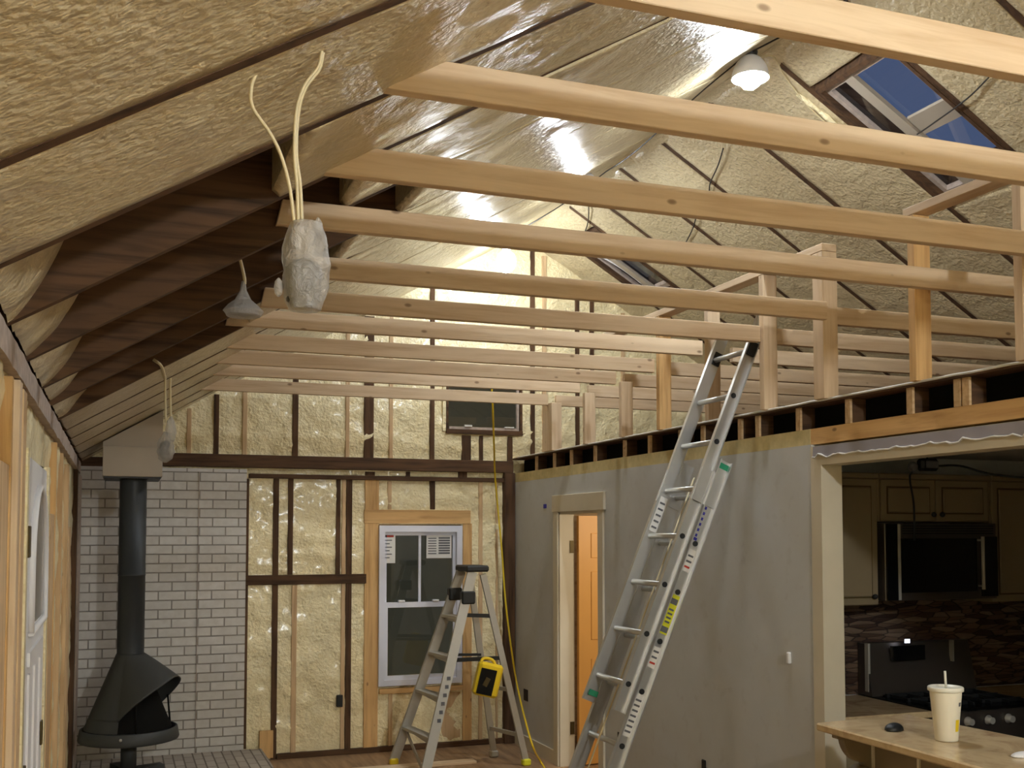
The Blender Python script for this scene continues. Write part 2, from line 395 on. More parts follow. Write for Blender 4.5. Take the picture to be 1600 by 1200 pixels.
# ---- skylights
def skylight(n, yf, yn, xa, xb, label, curved):
    t = thing('skylight', label, 'skylight', (0.5 * (xa + xb), 0.5 * (yf + yn), zr(0.5 * (xa + xb)) + 0.2))
    dz0, dz1 = -0.004, 0.19
    def slab(bm, x0, x1, y0, y1, d0, d1): prism(bm, [(x0, zr(x0) + d0), (x1, zr(x1) + d0), (x1, zr(x1) + d1), (x0, zr(x0) + d1)], 1, y0, y1)
    bm = new(); e = 0.022
    slab(bm, xa, xb, yn + 0.02, yn + 0.02 + e, dz0, dz1); slab(bm, xa, xb, yf - 0.02 - e, yf - 0.02, dz0, dz1)
    slab(bm, xa - 0.02, xa + 0.005, yn + 0.02, yf - 0.02, dz0, dz1); slab(bm, xb - 0.005, xb + 0.02, yn + 0.02, yf - 0.02, dz0, dz1)
    obj('well', bm, 'old_x', t)
    bm = new(); slab(bm, xa, xb, yn + 0.04, yf - 0.04, 0.062, 0.068); obj('pane', bm, 'skyglass', t)
    bm = new(); q = yn + (yf - yn) * 0.62
    slab(bm, xa, xb, q - 0.035, q + 0.035, 0.02, 0.05); obj('centre_bar', bm, 'boxgrey', t)
    bm = new(); g = 0.03
    slab(bm, xa, xb, yn + 0.045, yn + 0.045 + g, 0.03, 0.061); slab(bm, xa, xb, yf - 0.045 - g, yf - 0.045, 0.03, 0.061)
    slab(bm, xa + 0.01, xa + 0.05, yn + 0.05, yf - 0.05, 0.03, 0.061); slab(bm, xb - 0.05, xb - 0.01, yn + 0.05, yf - 0.05, 0.03, 0.061)
    obj('frame', bm, 'dust', t)
    if not curved:
        bm = new(); slab(bm, xa + 0.40, xa + 0.52, yn + 0.06, q - 0.04, 0.04, 0.055); obj('cross_piece', bm, 'boxgrey', t)
    else:
        bm = new(); pts = []
        for i in range(13):
            u = i / 12; x = xa + 0.1 + 0.5 * u; y = yf - 0.07 - 0.05 * math.sin(u * 3.1) - 0.09 * u; pts.append((x, y, zr(x) + 0.03))
        tube(bm, pts, 0.009, 6); obj('white_cable', bm, 'white', t)
skylight(1, *SKY[0], 'large skylight with blue dusk glass on right roof slope near the brightest bulb', False)
skylight(2, *SKY[1], 'small far skylight on the right roof slope, white cable arcing across its glass', True)

# ---- far wall
wb_ = sroot('wall_back')
def wz(px, py): p = on_y(px, py, YB); return p.x, p.z
W1 = (2.10, 2.845, 0.555, 1.925)   # lower window x0,x1,z0,z1
W2 = (2.70, 3.42, 2.76, 3.26)      # upper window
BRK = 1.005                        # brick ends / studs begin
def foam_grid(x0, x1, z0, z1, seed, parent, amp=0.03, step=0.03, zmax=None, holes=()):
    nx = int((x1 - x0) / step); nz = int((z1 - z0) / step); bm = new(); g = {}
    for i in range(nx + 1):
        for j in range(nz + 1):
            x = x0 + (x1 - x0) * i / nx; z = z0 + (z1 - z0) * j / nz
            if zmax: z = min(z, zmax(x))
            n_ = noise.noise(Vector((x * 5, z * 5, seed))) + 0.7 * noise.noise(Vector((x * 14, z * 14, seed))) + 0.4 * noise.noise(Vector((x * 30, z * 30, seed)))
            g[i, j] = bm.verts.new((x, YB + 0.012 + amp * 0.6 * n_, z))
    for i in range(nx):
        for j in range(nz):
            q = [g[i, j], g[i + 1, j], g[i + 1, j + 1], g[i, j + 1]]
            c = sum((v.co for v in q), Vector()) / 4
            if any(a < c.x < b and d < c.z < e for a, b, d, e in holes): continue
            if zmax and max(v.co.z for v in q) - min(v.co.z for v in q) < 0.004: continue
            f = bm.faces.new(q); f.smooth = True
    for v in [v for v in bm.verts if not v.link_faces]: bm.verts.remove(v)
    return obj('foam_fill', bm, 'foam_wall', parent)
hol = (W1, (W2[0], W2[1], W2[2], W2[3]))
foam_grid(BRK - 0.03, XW + 0.02, 0.0, 2.36, 3.0, wb_, holes=(W1,))
foam_grid(XL, XR, 2.36, 4.7, 9.0, wb_, zmax=lambda x: min(zl(x), zr(x)) + 0.1, holes=(W2,))
# sheathing behind everything (with the two window holes)
bm = new(); yb0, yb1 = YB + 0.075, YB + 0.12
for x0, x1, z0, z1 in ((XL - .2, W1[0], 0, W2[2]), (W1[1], XR + .2, 0, W2[2]), (W1[0], W1[1], 0, W1[2]), (W1[0], W1[1], W1[3], W2[2]),
                       (XL - .2, W2[0], W2[2], 4.9), (W2[1], XR + .2, W2[2], 4.9), (W2[0], W2[1], W2[3], 4.9)):
    box(bm, x0, yb0, z0, x1, yb1, z1)
obj('sheathing', bm, 'tan_x', wb_)
def stud(x0, x1, z0, z1, mat='old_z', pr=0.0, name='stud', dep=0.05):
    bm = new(); box(bm, x0, YB - pr, z0, x1, YB + dep, z1); return obj(name, bm, mat, wb_, 0.002)
def px_stud(p0, p1, y0, y1, mat='old_z', pr=0.0, name='stud'):
    ym = (y0 + y1) / 2; a = on_y(p0, ym, YB); b = on_y(p1, ym, YB); t = on_y((p0 + p1) / 2, y0, YB); u = on_y((p0 + p1) / 2, y1, YB)
    return stud(a.x, b.x, max(u.z, 0), t.z, mat, pr, name)
# gable studs (dark old, then pale where foam has buried them)
def gable(p0, p1, mat, pr=0.0):
    a = on_y(p0, 680, YB).x; b = on_y(p1, 680, YB).x
    top = min(zl(a), zl(b), zr(a), zr(b)) - 0.01
    if (a + b) / 2 > W2[0] and (a + b) / 2 < W2[1]: top = W2[2] - 0.03
    stud(a, b, 2.505, top, mat, pr)
for p0, p1, mt in ((334, 342, 'old_z'), (457, 466, 'old_z'), (569, 584, 'old_z'), (672, 679, 'old_z'), (722, 736, 'old_z'), (749, 755, 'old_z'), (793, 801, 'old_z'), (829, 836, 'old_z'),
                   (379, 386, 'tan_z'), (292, 299, 'tan_z'), (608, 614, 'tan_z'), (540, 546, 'tan_z')):
    gable(p0, p1, mt)
for x, mt in ((3.62, 'tan_z'), (3.95, 'old_z'), (4.1, 'old_z'), (4.42, 'tan_z'), (4.83, 'old_z'), (5.24, 'tan_z'), (5.64, 'old_z'), (6.05, 'tan_z'), (6.46, 'old_z')):
    stud(x, x + 0.04, 2.505, zr(x) - 0.05, mt)
# ledger and plates
bm = new(); box(bm, 0.28, YB - 0.045, 2.40, XW - 0.02, YB + 0.03, 2.505); obj('ledger_beam', bm, 'old_x', wb_, 0.003)
bm = new(); box(bm, XL, YB - 0.02, 2.33, 0.0, YB + 0.03, 2.46); obj('ledger_beam', bm, 'old_x', wb_, 0.003)
bm = new(); box(bm, BRK, YB - 0.02, 2.315, XW - 0.02, YB + 0.03, 2.352); obj('top_plate', bm, 'old_x', wb_, 0.003)
for p0, p1 in ((577, 590), (640, 645), (722, 734)): px_stud(p0 - 6, p1 - 4, 737, 748)
bm = new(); box(bm, BRK + 0.25, YB - 0.02, 0.0, XW, YB + 0.03, 0.045); obj('bottom_plate', bm, 'old_x', wb_, 0.003)
# lower studs
px_stud(370, 378, 748, 1172, 'tan_z', 0.012); px_stud(379, 387, 748, 1170, 'old_z', 0.006)
px_stud(425, 434, 748, 1188); px_stud(450, 458, 748, 898, 'old_z'); px_stud(455, 463, 914, 1182, 'tan_z')
px_stud(525, 532, 748, 898, 'old_z'); px_stud(533, 539, 748, 1180, 'tan_z'); px_stud(540, 549, 748, 1178, 'old_z', 0.004)
px_stud(372, 572, 898, 913, 'old_x', 0.012, 'blocking')
px_stud(569, 591, 748, 1172, 'gold_z', 0.004); px_stud(672, 680, 748, 796, 'old_z'); px_stud(606, 612, 752, 796, 'tan_z')
px_stud(569, 735, 797, 818, 'gold_x', 0.010, 'window_header'); px_stud(723, 737, 818, 1166, 'gold_z', 0.004)
px_stud(592, 722, 1073, 1081, 'gold_x', 0.02, 'window_sill_plate')
px_stud(748, 754, 752, 1160, 'tan_z'); px_stud(607, 613, 1082, 1172, 'tan_z'); px_stud(690, 720, 1082, 1168, 'tan_z', -0.01)
px_stud(775, 778, 752, 1158, 'tan_z')
bm = new(); box(bm, 3.235, YB - 0.05, 0.0, 3.335, YB + 0.03, 2.40); obj('corner_post', bm, 'old_z', wb_, 0.004)
p = on_y(405, 1148, YB); bm = new(); box(bm, p.x, YB - 0.03, 0.02, p.x + 0.11, YB + 0.01, 0.24); obj('block', bm, 'gold_z', wb_)
p = on_y(530, 1095, YB)
bm = new(); box(bm, p.x - 0.025, YB - 0.02, p.z - 0.05, p.x + 0.028, YB + 0.03, p.z + 0.05, 0.004)
tag(obj('outlet_box', bm, 'rubber'), 'small black electrical box nailed to a stud low on the far wall', 'electrical box')
# brick panel
bm = new(); box(bm, XL, YB - 0.035, 0.0, BRK - 0.02, YB + 0.05, 2.385); obj('brick_panel', bm, 'brick', wb_)
for px in (308,):
    a = on_y(px, 900, YB).x; bm = new(); box(bm, a, YB - 0.045, 0.1, a + 0.004, YB - 0.034, 2.36); obj('cable_line', bm, 'dust', wb_)

# ---- window in the far wall
def part(name, mat, parent, *boxes, bev=0.0):
    bm = new()
    for b in boxes: box(bm, *b, bev)
    return obj(name, bm, mat, parent)
t = sroot('window_1', (0.5 * (W1[0] + W1[1]), YB, W1[2]))
x0, x1, z0, z1 = W1; y0, y1 = YB - 0.035, YB + 0.05; fw = 0.05
part('frame', 'vinyl', t, (x0, y0, z0, x0 + fw, y1, z1), (x1 - fw, y0, z0, x1, y1, z1), (x0 + fw, y0, z1 - 0.055, x1 - fw, y1, z1), (x0 + fw, y0, z0, x1 - fw, y1, z0 + 0.05))
zm = 1.245
part('upper_sash', 'vinyl', t, (x0 + fw, YB + 0.01, zm, x0 + fw + 0.025, y1, z1 - 0.055), (x1 - fw - 0.025, YB + 0.01, zm, x1 - fw, y1, z1 - 0.055),
     (x0 + fw + 0.025, YB + 0.01, z1 - 0.085, x1 - fw - 0.025, y1, z1 - 0.055), ((x0 + x1) / 2 - 0.011, YB + 0.02, zm, (x0 + x1) / 2 + 0.011, YB + 0.034, z1 - 0.085))
part('lower_sash', 'vinyl', t, (x0 + fw, YB - 0.022, z0 + 0.05, x0 + fw + 0.03, YB + 0.008, zm + 0.02), (x1 - fw - 0.03, YB - 0.022, z0 + 0.05, x1 - fw, YB + 0.008, zm + 0.02),
     (x0 + fw + 0.03, YB - 0.022, zm - 0.025, x1 - fw - 0.03, YB + 0.008, zm + 0.02), (x0 + fw + 0.03, YB - 0.022, z0 + 0.05, x1 - fw - 0.03, YB + 0.008, z0 + 0.085))
part('pane', 'glass', t, (x0 + fw, YB + 0.036, zm, x1 - fw, YB + 0.040, z1 - 0.06)); part('pane', 'glass', t, (x0 + fw, YB - 0.008, z0 + 0.06, x1 - fw, YB - 0.004, zm))
for sx in (0.27, 0.68):
    part('sash_lock', 'white', t, (x0 + (x1 - x0) * sx - 0.03, YB - 0.03, zm + 0.02, x0 + (x1 - x0) * sx + 0.03, YB, zm + 0.038), bev=0.004)
a = on_y(597, 834, YB); b = on_y(618, 880, YB)
s1 = part('sticker', 'wlabel', t, (a.x, YB + 0.012, b.z, b.x, YB + 0.0125, a.z))
part('print', 'redink', s1, (a.x + 0.015, YB + 0.010, a.z - 0.03, b.x - 0.015, YB + 0.0115, a.z - 0.012))
part('print', 'ink', s1, *[(a.x + 0.02, YB + 0.010, a.z - 0.06 - 0.03 * i, b.x - 0.03 - 0.02 * (i % 2), YB + 0.0115, a.z - 0.052 - 0.03 * i) for i in range(6)])
a = on_y(667, 833, YB); b = on_y(706, 872, YB)
s1 = part('sticker', 'wlabel', t, (a.x, YB + 0.012, b.z, b.x, YB + 0.0125, a.z))
part('print', 'ink', s1, *[(a.x + 0.015, YB + 0.010, a.z - 0.05 - 0.022 * i, a.x + 0.09, YB + 0.0115, a.z - 0.042 - 0.022 * i) for i in range(7)],
     *[(a.x + 0.11, YB + 0.010, a.z - 0.05 - 0.022 * i, b.x - 0.015, YB + 0.0115, a.z - 0.036 - 0.022 * i) for i in range(7)])
# upper window
t = sroot('window_2', (0.5 * (W2[0] + W2[1]), YB, W2[2])); x0, x1, z0, z1 = W2
part('frame', 'old_x', t, (x0, YB - 0.02, z0 - 0.02, x1, YB + 0.05, z0 + 0.02), (x0, YB - 0.02, z1 - 0.03, x1, YB + 0.05, z1), (x0, YB - 0.01, z0, x0 + 0.022, YB + 0.05, z1), (x1 - 0.022, YB - 0.01, z0, x1, YB + 0.05, z1))
part('foam_strip', 'foam_wall', t, (x0 - 0.03, YB - 0.005, z0, x0, YB + 0.02, z1), (x1, YB - 0.005, z0, x1 + 0.03, YB + 0.02, z1))
part('pane', 'glass', t, (x0 + 0.02, YB + 0.03, z0 + 0.02, x1 - 0.02, YB + 0.034, z1 - 0.03))
part('sash', 'dust', t, (x0 + 0.03, YB + 0.0, z0 + 0.022, x1 - 0.03, YB + 0.028, z0 + 0.045), (x1 - 0.05, YB, z0 + 0.04, x1 - 0.03, YB + 0.028, z1 - 0.03))
part('latch', 'plaster', t, (x0 + 0.17, YB - 0.012, z0 + 0.045, x0 + 0.24, YB + 0.01, z0 + 0.062), (x1 - 0.17, YB - 0.012, z0 + 0.045, x1 - 0.08, YB + 0.01, z0 + 0.056))
# outside: dark yard backdrop seen through the panes
bm = new(); box(bm, -4, YB + 6.0, -0.5, 12, YB + 6.4, 5.5)
o = struct('wall_neighbour', bm, plain('dark_siding', (178, 172, 150), 0.8))

# ---- left wall: foam between studs, top plate, front door
wl = sroot('wall_left')
bm = new(); nx = 400; nz = 80; g = {}
for i in range(nx + 1):
    y = YF + (YB - YF) * i / nx
    for j in range(nz + 1):
        z = ZE * j / nz
        n_ = noise.noise(Vector((y * 5, z * 5, 2.2))) + 0.7 * noise.noise(Vector((y * 13, z * 13, 7)))
        g[i, j] = bm.verts.new((XL - 0.022 + 0.016 * n_, y, z))
DY0, DY1, DZ = 4.02, 5.12, 2.13
for i in range(nx):
    for j in range(nz):
        q = [g[i, j], g[i + 1, j], g[i + 1, j + 1], g[i, j + 1]]; c = sum((v.co for v in q), Vector()) / 4
        if DY0 < c.y < DY1 and c.z < DZ: continue
        f = bm.faces.new(q); f.smooth = True
for v in [v for v in bm.verts if not v.link_faces]: bm.verts.remove(v)
obj('foam_fill', bm, 'foam_wall', wl)
bm = new(); box(bm, XL - 0.16, YF, 0, XL - 0.10, YB + 0.12, ZE); obj('sheathing', bm, 'tan_y', wl)
bm = new(); prev = None
for i in range(120):
    y = YF + (YB - YF) * i / 119; d = 0.006 * noise.noise(Vector((y * 6, 0, 0))); e = 0.008 * noise.noise(Vector((y * 6, 5, 0)))
    ring = [bm.verts.new(c) for c in ((XL + 0.012 + d, y, ZE - 0.085 + e), (XL + 0.012 + d, y, ZE - 0.004 + e * 0.3), (XL - 0.09, y, ZE - 0.004), (XL - 0.09, y, ZE - 0.085))]
    if prev:
        for j in range(4): bm.faces.new([prev[j], prev[(j + 1) % 4], ring[(j + 1) % 4], ring[j]])
    prev = ring
obj('top_plate', bm, 'dust', wl)
def lstud(ya, yb_, z0, z1, mat, pr=0.0):
    bm = new(); box(bm, XL - 0.08, ya, z0, XL + pr, yb_, z1); return obj('stud', bm, mat, wl, 0.002)
for ya, yb_, z0, z1, mt, pr in ((2.9, 3.28, 0, 2.05, 'tan_z', 0.006), (3.28, 3.32, 0, 2.3, 'gold_z', 0.01), (3.50, 3.58, 0, 2.32, 'pine_z', 0.012), (3.72, 3.84, 0, 2.32, 'tan_z', 0.006),
                                (5.30, 5.62, 0, 1.95, 'tan_z', 0.004), (5.62, 5.66, 0, 2.3, 'gold_z', 0.008), (6.35, 6.39, 0, 2.3, 'tan_z', 0.004), (7.05, 7.15, 0, 2.28, 'tan_z', 0.006), (7.3, 7.6, 0, 1.9, 'tan_z', 0.004), (8.35, 8.50, 0, 2.32, 'old_z', 0.012), (8.55, 8.98, 0, 2.30, 'dust', 0.022)):
    lstud(ya, yb_, z0, z1, mt, pr)
for y in (-2.0, -1.4, -0.8, -0.2, 0.4, 1.0, 1.6, 2.2): lstud(y, y + 0.04, 0, 2.3, 'tan_z', 0.004)
d = sroot('door_1', (XL, DY0, 0))
part('door_jamb', 'foam_wall', d, (XL - 0.06, DY0 - 0.05, 0, XL + 0.004, DY0 + 0.012, DZ + 0.02), (XL - 0.06, DY1 - 0.01, 0, XL + 0.006, DY1 + 0.06, DZ + 0.02))
part('door_panel', 'white', d, (XL - 0.05, DY0 + 0.015, 0.01, XL - 0.004, DY1 - 0.015, DZ))
part('door_moulding', 'white', d, (XL - 0.004, DY0 + 0.22, 0.25, XL + 0.004, DY0 + 0.26, 1.35), (XL - 0.004, DY1 - 0.30, 0.25, XL + 0.004, DY1 - 0.26, 1.35), (XL - 0.004, DY0 + 0.50, 0.25, XL + 0.004, DY0 + 0.54, 1.35), (XL - 0.004, DY0 + 0.20, 1.38, XL + 0.006, DY1 - 0.2, 1.43))
bm = new(); cy = (DY0 + DY1) / 2 + 0.05
prism(bm, [(cy - 0.36, 1.52), (cy + 0.36, 1.52)] + [(cy + 0.36 * math.cos(a_), 1.72 + 0.30 * math.sin(a_)) for a_ in [math.pi * i / 14 for i in range(15)]], 0, XL - 0.003, XL + 0.001)
obj('arched_glass', bm, 'arch_glass', d)
bm = new(); arc = [(XL + 0.004, cy - 0.38, 1.50)] + [(XL + 0.004, cy - 0.38 * math.cos(math.pi * i / 16), 1.72 + 0.32 * math.sin(math.pi * i / 16)) for i in range(17)] + [(XL + 0.004, cy + 0.38, 1.50), (XL + 0.004, cy - 0.38, 1.50)]
tube(bm, arc, 0.014, 6); obj('glass_trim', bm, 'white', d)
for z in (1.83, 1.0, 0.4): part('hinge', 'hinge', d, (XL - 0.005, DY0 + 0.0, z - 0.055, XL + 0.009, DY0 + 0.09, z + 0.055), bev=0.002)
bm = new(); lathe(bm, [(0.03, 0), (0.03, 0.012), (0.012, 0.016), (0.012, 0.04)], seg=14)
bmesh.ops.rotate(bm, verts=bm.verts, cent=(0, 0, 0), matrix=Matrix.Rotation(math.pi / 2, 3, 'Y')); bmesh.ops.translate(bm, verts=bm.verts, vec=(XL - 0.003, DY1 - 0.09, 0.80))
tube(bm, cm([(XL + 0.035, DY1 - 0.09, 0.80), (XL + 0.045, DY1 - 0.13, 0.80), (XL + 0.04, DY1 - 0.20, 0.795)], 5), 0.009, 8)
obj('door_handle', bm, 'brass', d)
part('lock_plate', 'hinge', d, (XL - 0.003, DY1 - 0.12, 0.96, XL + 0.006, DY1 - 0.07, 1.06), bev=0.002)

# ---- middle wall (grey drywall) with doorway and the wide kitchen opening
wr = sroot('wall_right'); XI = 3.456; ZH = 2.205; YO = 4.53
DA, DB, DH = 7.20, 7.98, 2.03
ZD = 2.315
def wseg(y0, y1, z0, z1, mat='grey'):
    bm = new(); box(bm, XW, y0, z0, XI, y1, z1); return obj('drywall', bm, mat, wr)
wseg(DB, YB, 0, ZD); wseg(DA, DB, DH, ZD); wseg(YO + 0.085, DA, 0, ZD)
YE = 1.2
part('opening_jamb', 'cream', wr, (XW - 0.006, YO, 0, XI + 0.004, YO + 0.085, ZH))
part('opening_header', 'cream', wr, (XW - 0.006, YE, ZH, XI + 0.004, YO + 0.085, ZD - 0.012))
wseg(YF, YE, 0, ZD)
bm = new(); n0 = 90; top = []; bot = []
for i in range(n0 + 1):
    y = YE + (YO + 0.06 - YE) * i / n0
    zt = ZD - 0.014; zb = ZD - 0.062 + 0.014 * noise.noise(Vector((y * 14, 0, 3))) + 0.010 * noise.noise(Vector((y * 45, 0, 3)))
    top.append(bm.verts.new((XW - 0.010, y, zt))); bot.append(bm.verts.new((XW - 0.012, y, zb)))
tb = [bm.verts.new((XW + 0.0, v.co.y, v.co.z)) for v in bot]
for i in range(n0): bm.faces.new([top[i], top[i + 1], bot[i + 1], bot[i]]); bm.faces.new([bot[i], bot[i + 1], tb[i + 1], tb[i]])
obj('torn_drywall_edge', bm, plain('torn_paper', (148, 142, 146), 0.8, 0.2), wr)
bm = new(); pts = [(XW - 0.014, v_, ZD - 0.066 + 0.014 * noise.noise(Vector((v_ * 14, 0, 3))) + 0.010 * noise.noise(Vector((v_ * 45, 0, 3)))) for v_ in [YE + (YO + 0.06 - YE) * i / 140 for i in range(141)]]
tube(bm, pts, [0.004 + 0.004 * abs(noise.noise(Vector((p_[1] * 30, 1, 1)))) for p_ in pts], 6); obj('torn_edge_lip', bm, 'plaster', wr)
bm = new(); box(bm, XW + 0.006, YF, ZD, XI - 0.006, YO + 0.1, ZD + 0.082); obj('top_plate', bm, 'gold_y', wr, 0.002)
bm = new(); box(bm, XW + 0.004, YO + 0.1, ZD, XI - 0.006, YB, ZD + 0.082); obj('top_plate', bm, plain('foam_dusted_plate', (198, 182, 134), 0.8, 0.2, 0, 0.3, 18), wr, 0.002)
ZJ0, ZJ1 = ZD + 0.083, ZD + 0.203
jy = 8.75; jys = []
for y in (3.19, 3.55, 3.60, 3.892, 4.329, 4.737, 5.12, 5.30, 5.72, 6.0, 6.42, 6.8, 7.3, 7.75, 8.1, 8.5, 2.78, 2.37, 1.96, 1.55):
    bm = new(); box(bm, XW + 0.02, y - 0.019, ZJ0, XR - 0.1, y + 0.019, ZJ1); jo = obj('ceiling_joist', bm, 'old_x', wr, 0.002)  # sides coloured dark to imitate shade in the gaps; ends stay pale
    bm = new(); box(bm, XW + 0.006, y - 0.019, ZJ0, XW + 0.0195, y + 0.019, ZJ1 - 0.001); obj('joist_end', bm, 'tan_x', jo)
bm = new(); box(bm, XW - 0.012, YF, ZJ1, XR, YB, ZJ1 + 0.014); obj('attic_board', bm, 'old_y', wr)  # board coloured dark as well, in place of shade underneath
bm = new(); tube(bm, [(XW - 0.012, YF + 0.1 * i, ZJ1 + 0.014 + 0.003 * noise.noise(Vector((i * 0.7, 0, 0)))) for i in range(int((YB - YF) / 0.1))], 0.006, 6); obj('dust_lip', bm, 'plaster', wr)
bm = new(); box(bm, XI + 0.03, YF, ZD + 0.0, XR, YB, ZD + 0.018); obj('kitchen_ceiling', bm, 'grey', wr)
bm = new(); box(bm, XW + 0.10, YF, ZJ0 + 0.001, XW + 0.112, YB, ZJ1 - 0.002); obj('gap_shade_board', bm, 'soot_shade', wr)  # near-black sheet added as the shade behind the joist ends
# doorway trim and open pine door
d = sroot('door_2', (XW, DB, 0))
part('casing', 'cream', d, (XW - 0.018, DB - 0.005, 0, XW, DB + 0.085, DH + 0.01), (XW - 0.018, DA - 0.085, 0, XW, DA + 0.005, DH + 0.01), (XW - 0.022, DA - 0.11, DH, XW, DB + 0.10, DH + 0.135), bev=0.003)
part('jamb', 'cream', d, (XW - 0.002, DB - 0.02, 0, XI + 0.01, DB, DH), (XW - 0.002, DA, 0, XI + 0.01, DA + 0.02, DH), (XW - 0.002, DA, DH - 0.02, XI + 0.01, DB, DH))
part('hinge', 'hinge', d, (XI - 0.03, DB - 0.026, 1.70, XI + 0.005, DB - 0.02, 1.80)); part('hinge', 'hinge', d, (XI - 0.03, DB - 0.026, 0.25, XI + 0.005, DB - 0.02, 0.35))
bm = new(); box(bm, 0, -0.0175, 0.01, 0.74, 0.0175, 2.0)
for (u0, u1, v0, v1) in ((0.11, 0.33, 0.2, 0.85), (0.41, 0.63, 0.2, 0.85), (0.11, 0.33, 1.0, 1.55), (0.41, 0.63, 1.0, 1.55), (0.11, 0.33, 1.66, 1.86), (0.41, 0.63, 1.66, 1.86)):
    box(bm, u0, -0.023, v0, u1, -0.017, v1, 0.004)
bmesh.ops.rotate(bm, verts=bm.verts, cent=(0, 0, 0), matrix=Matrix.Rotation(math.radians(4), 3, 'Z')); bmesh.ops.translate(bm, verts=bm.verts, vec=(XI + 0.03, DB - 0.045, 0))
obj('door_panel', bm, plain('orange_pine_door', (228, 170, 92), 0.45, 0.4, 0, 0.06, 3), d)
# marks on the grey wall
def on_wall(name, label, cat, px, py, dy, dz, th, mat, extra=None):
    p = on_x(px, py, XW); bm = new(); box(bm, XW - th, p.y - dy, p.z - dz, XW - 0.0005, p.y + dy, p.z + dz, min(th, dy, dz) * 0.35)
    o = obj(name, bm, mat); return tag(o, label, cat)
on_wall('wall_hook', 'small white hook on the grey wall left of the kitchen opening', 'hook', 1235, 1028, 0.012, 0.03, 0.02, 'white')
on_wall('outlet_hole', 'narrow dark outlet opening low on grey wall behind extension ladder base', 'outlet', 967, 1155, 0.016, 0.05, 0.004, 'rubber')
on_wall('outlet_box', 'small dark outlet on grey wall between far corner and doorway', 'outlet', 822, 1086, 0.05, 0.05, 0.005, 'cord')
on_wall('outlet_plug', 'black plug low on grey wall at the photo bottom', 'plug', 1101, 1196, 0.02, 0.035, 0.012, 'rubber')
on_wall('wall_anchor', 'dark blue round dot on grey wall above left of the doorway', 'wall anchor', 852, 791, 0.03, 0.018, 0.006, 'blueink')
part('baseboard', 'cream', wr, (XW - 0.014, DB + 0.09, 0, XW, YB - 0.06, 0.11), (XW - 0.014, YO + 0.1, 0, XW, DA - 0.09, 0.11))

# ---- far right side, kitchen back wall, wall behind the photographer
bm = new(); box(bm, XR, YF, 0, XR + 0.1, YB, 2.5); struct('wall_far_right', bm, 'grey')
bm = new(); box(bm, XL - 0.3, YF - 0.1, 0, XR + 0.3, YF, 2.45); prism(bm, [(XL - 0.3, 2.45), (XR + 0.3, 2.45), (XRG, ZRG + 0.2)], 1, YF - 0.1, YF)
struct('wall_front', bm, 'foam_wall')
KY = 5.22
bm = new(); box(bm, XI + 0.005, KY, 0, XR, KY + 0.1, ZD - 0.001); struct('wall_kitchen', bm, 'grey')

# ------------------------------------------------------------------ roof timbers as things: collar ties, posts, plates
ORD = ['first', 'second', 'third', 'fourth', 'fifth', 'sixth', 'seventh', 'eighth', 'ninth', 'tenth', 'eleventh']
TZ = 2.925
labels = ['pale pine collar tie nearest the camera, crossing the top right corner of the photo',
          'pale knotty pine collar tie second from the camera, running just below the brightest bulb',
          'pale pine collar tie third from the camera, running just below the second bulb',
          'pale pine collar tie fourth from camera, square cut end beside the large wrapped fixture',
          'pine collar tie fifth from camera, just under the white glare of the far bulb',
          'pine collar tie sixth from the camera, ending above the extension ladder tip',
          'pine collar tie seventh from the camera, behind the tie above the ladder tip',
          'pine collar tie eighth from the camera, fourth from the far gable wall',
          'pine collar tie ninth from the camera, third from the far gable wall',
          'pine collar tie tenth from the camera, second from the far gable wall',
          'pine collar tie farthest from the camera, lowest in the photo and nearest the gable']
EX = [0.5, 0.5, 0.5, 0.495, 0.62, 0.60, 0.50, 0.52, 0.5, 0.5, 0.5]
for i, y in enumerate(TIE):
    x0 = EX[i]; x1 = 6.05 if i < 4 else 3.297
    dz = 0.012 * math.sin(i * 2.3)
    bm = new(); z0 = TZ + dz - 0.004
    prism(bm, [(x0, z0), (x1, z0), (x1, z0 + 0.089), (x0 + 0.02, z0 + 0.089)], 1, y, y + 0.038)
    tag(obj('collar_tie', bm, 'pine_x', None, 0.002), labels[i], 'collar tie', 'collar ties across the vaulted roof')
PY_ = [3.20, 3.80, 4.459, 4.986, 5.575, 6.19, 6.75, 7.378, 8.04]
plab = ['pine post at the right edge of the photo on the middle wall', 'golden pine post standing right of the open gap, second from the right edge',
        'pale pine post with a flat plate at its top, third from the right edge', 'pale pine post just right of the extension ladder tip',
        'pine post partly hidden behind the extension ladder top', 'golden pine post just left of the extension ladder top',
        'pine post second to the left of the extension ladder top', 'pine post third to the left of the extension ladder top', 'wide pine post farthest away, beside the small upper gable window']
for i, y in enumerate(PY_):
    wd = 0.085 if i in (2,) else 0.045
    if i == 8: wd = 0.2
    tz = 3.28 if i < 6 else 2.925
    px_ = 3.30
    if i == 4: px_, y = 3.44, 5.81
    bm = new(); box(bm, px_, y - 0.01, ZJ1 + 0.016, px_ + 0.088, y + wd - 0.01, tz)
    tag(obj('post', bm, 'gold_z' if i in (1, 5) else 'pine_z', None, 0.002), plab[i], 'post', 'posts along the middle wall')
for i, y in enumerate(TIE[4:]):
    bm = new(); box(bm, 3.392 if i != 2 else 3.54, y + 0.055, TZ - 0.01, 6.0, y + 0.093, TZ + 0.079)
    lab = ['pine joist board right of the posts, nearest of that set', 'pine joist board right of the posts, second nearest', 'pine joist board right of the posts, third nearest', 'pine joist board right of the posts, fourth nearest',
           'pine joist board right of the posts, fifth nearest', 'pine joist board right of the posts, second from the far wall', 'pine joist board right of the posts, closest to the far wall'][i]
    tag(obj('joist_board', bm, 'pine_x', None, 0.002), lab, 'joist', 'joist boards right of the posts')
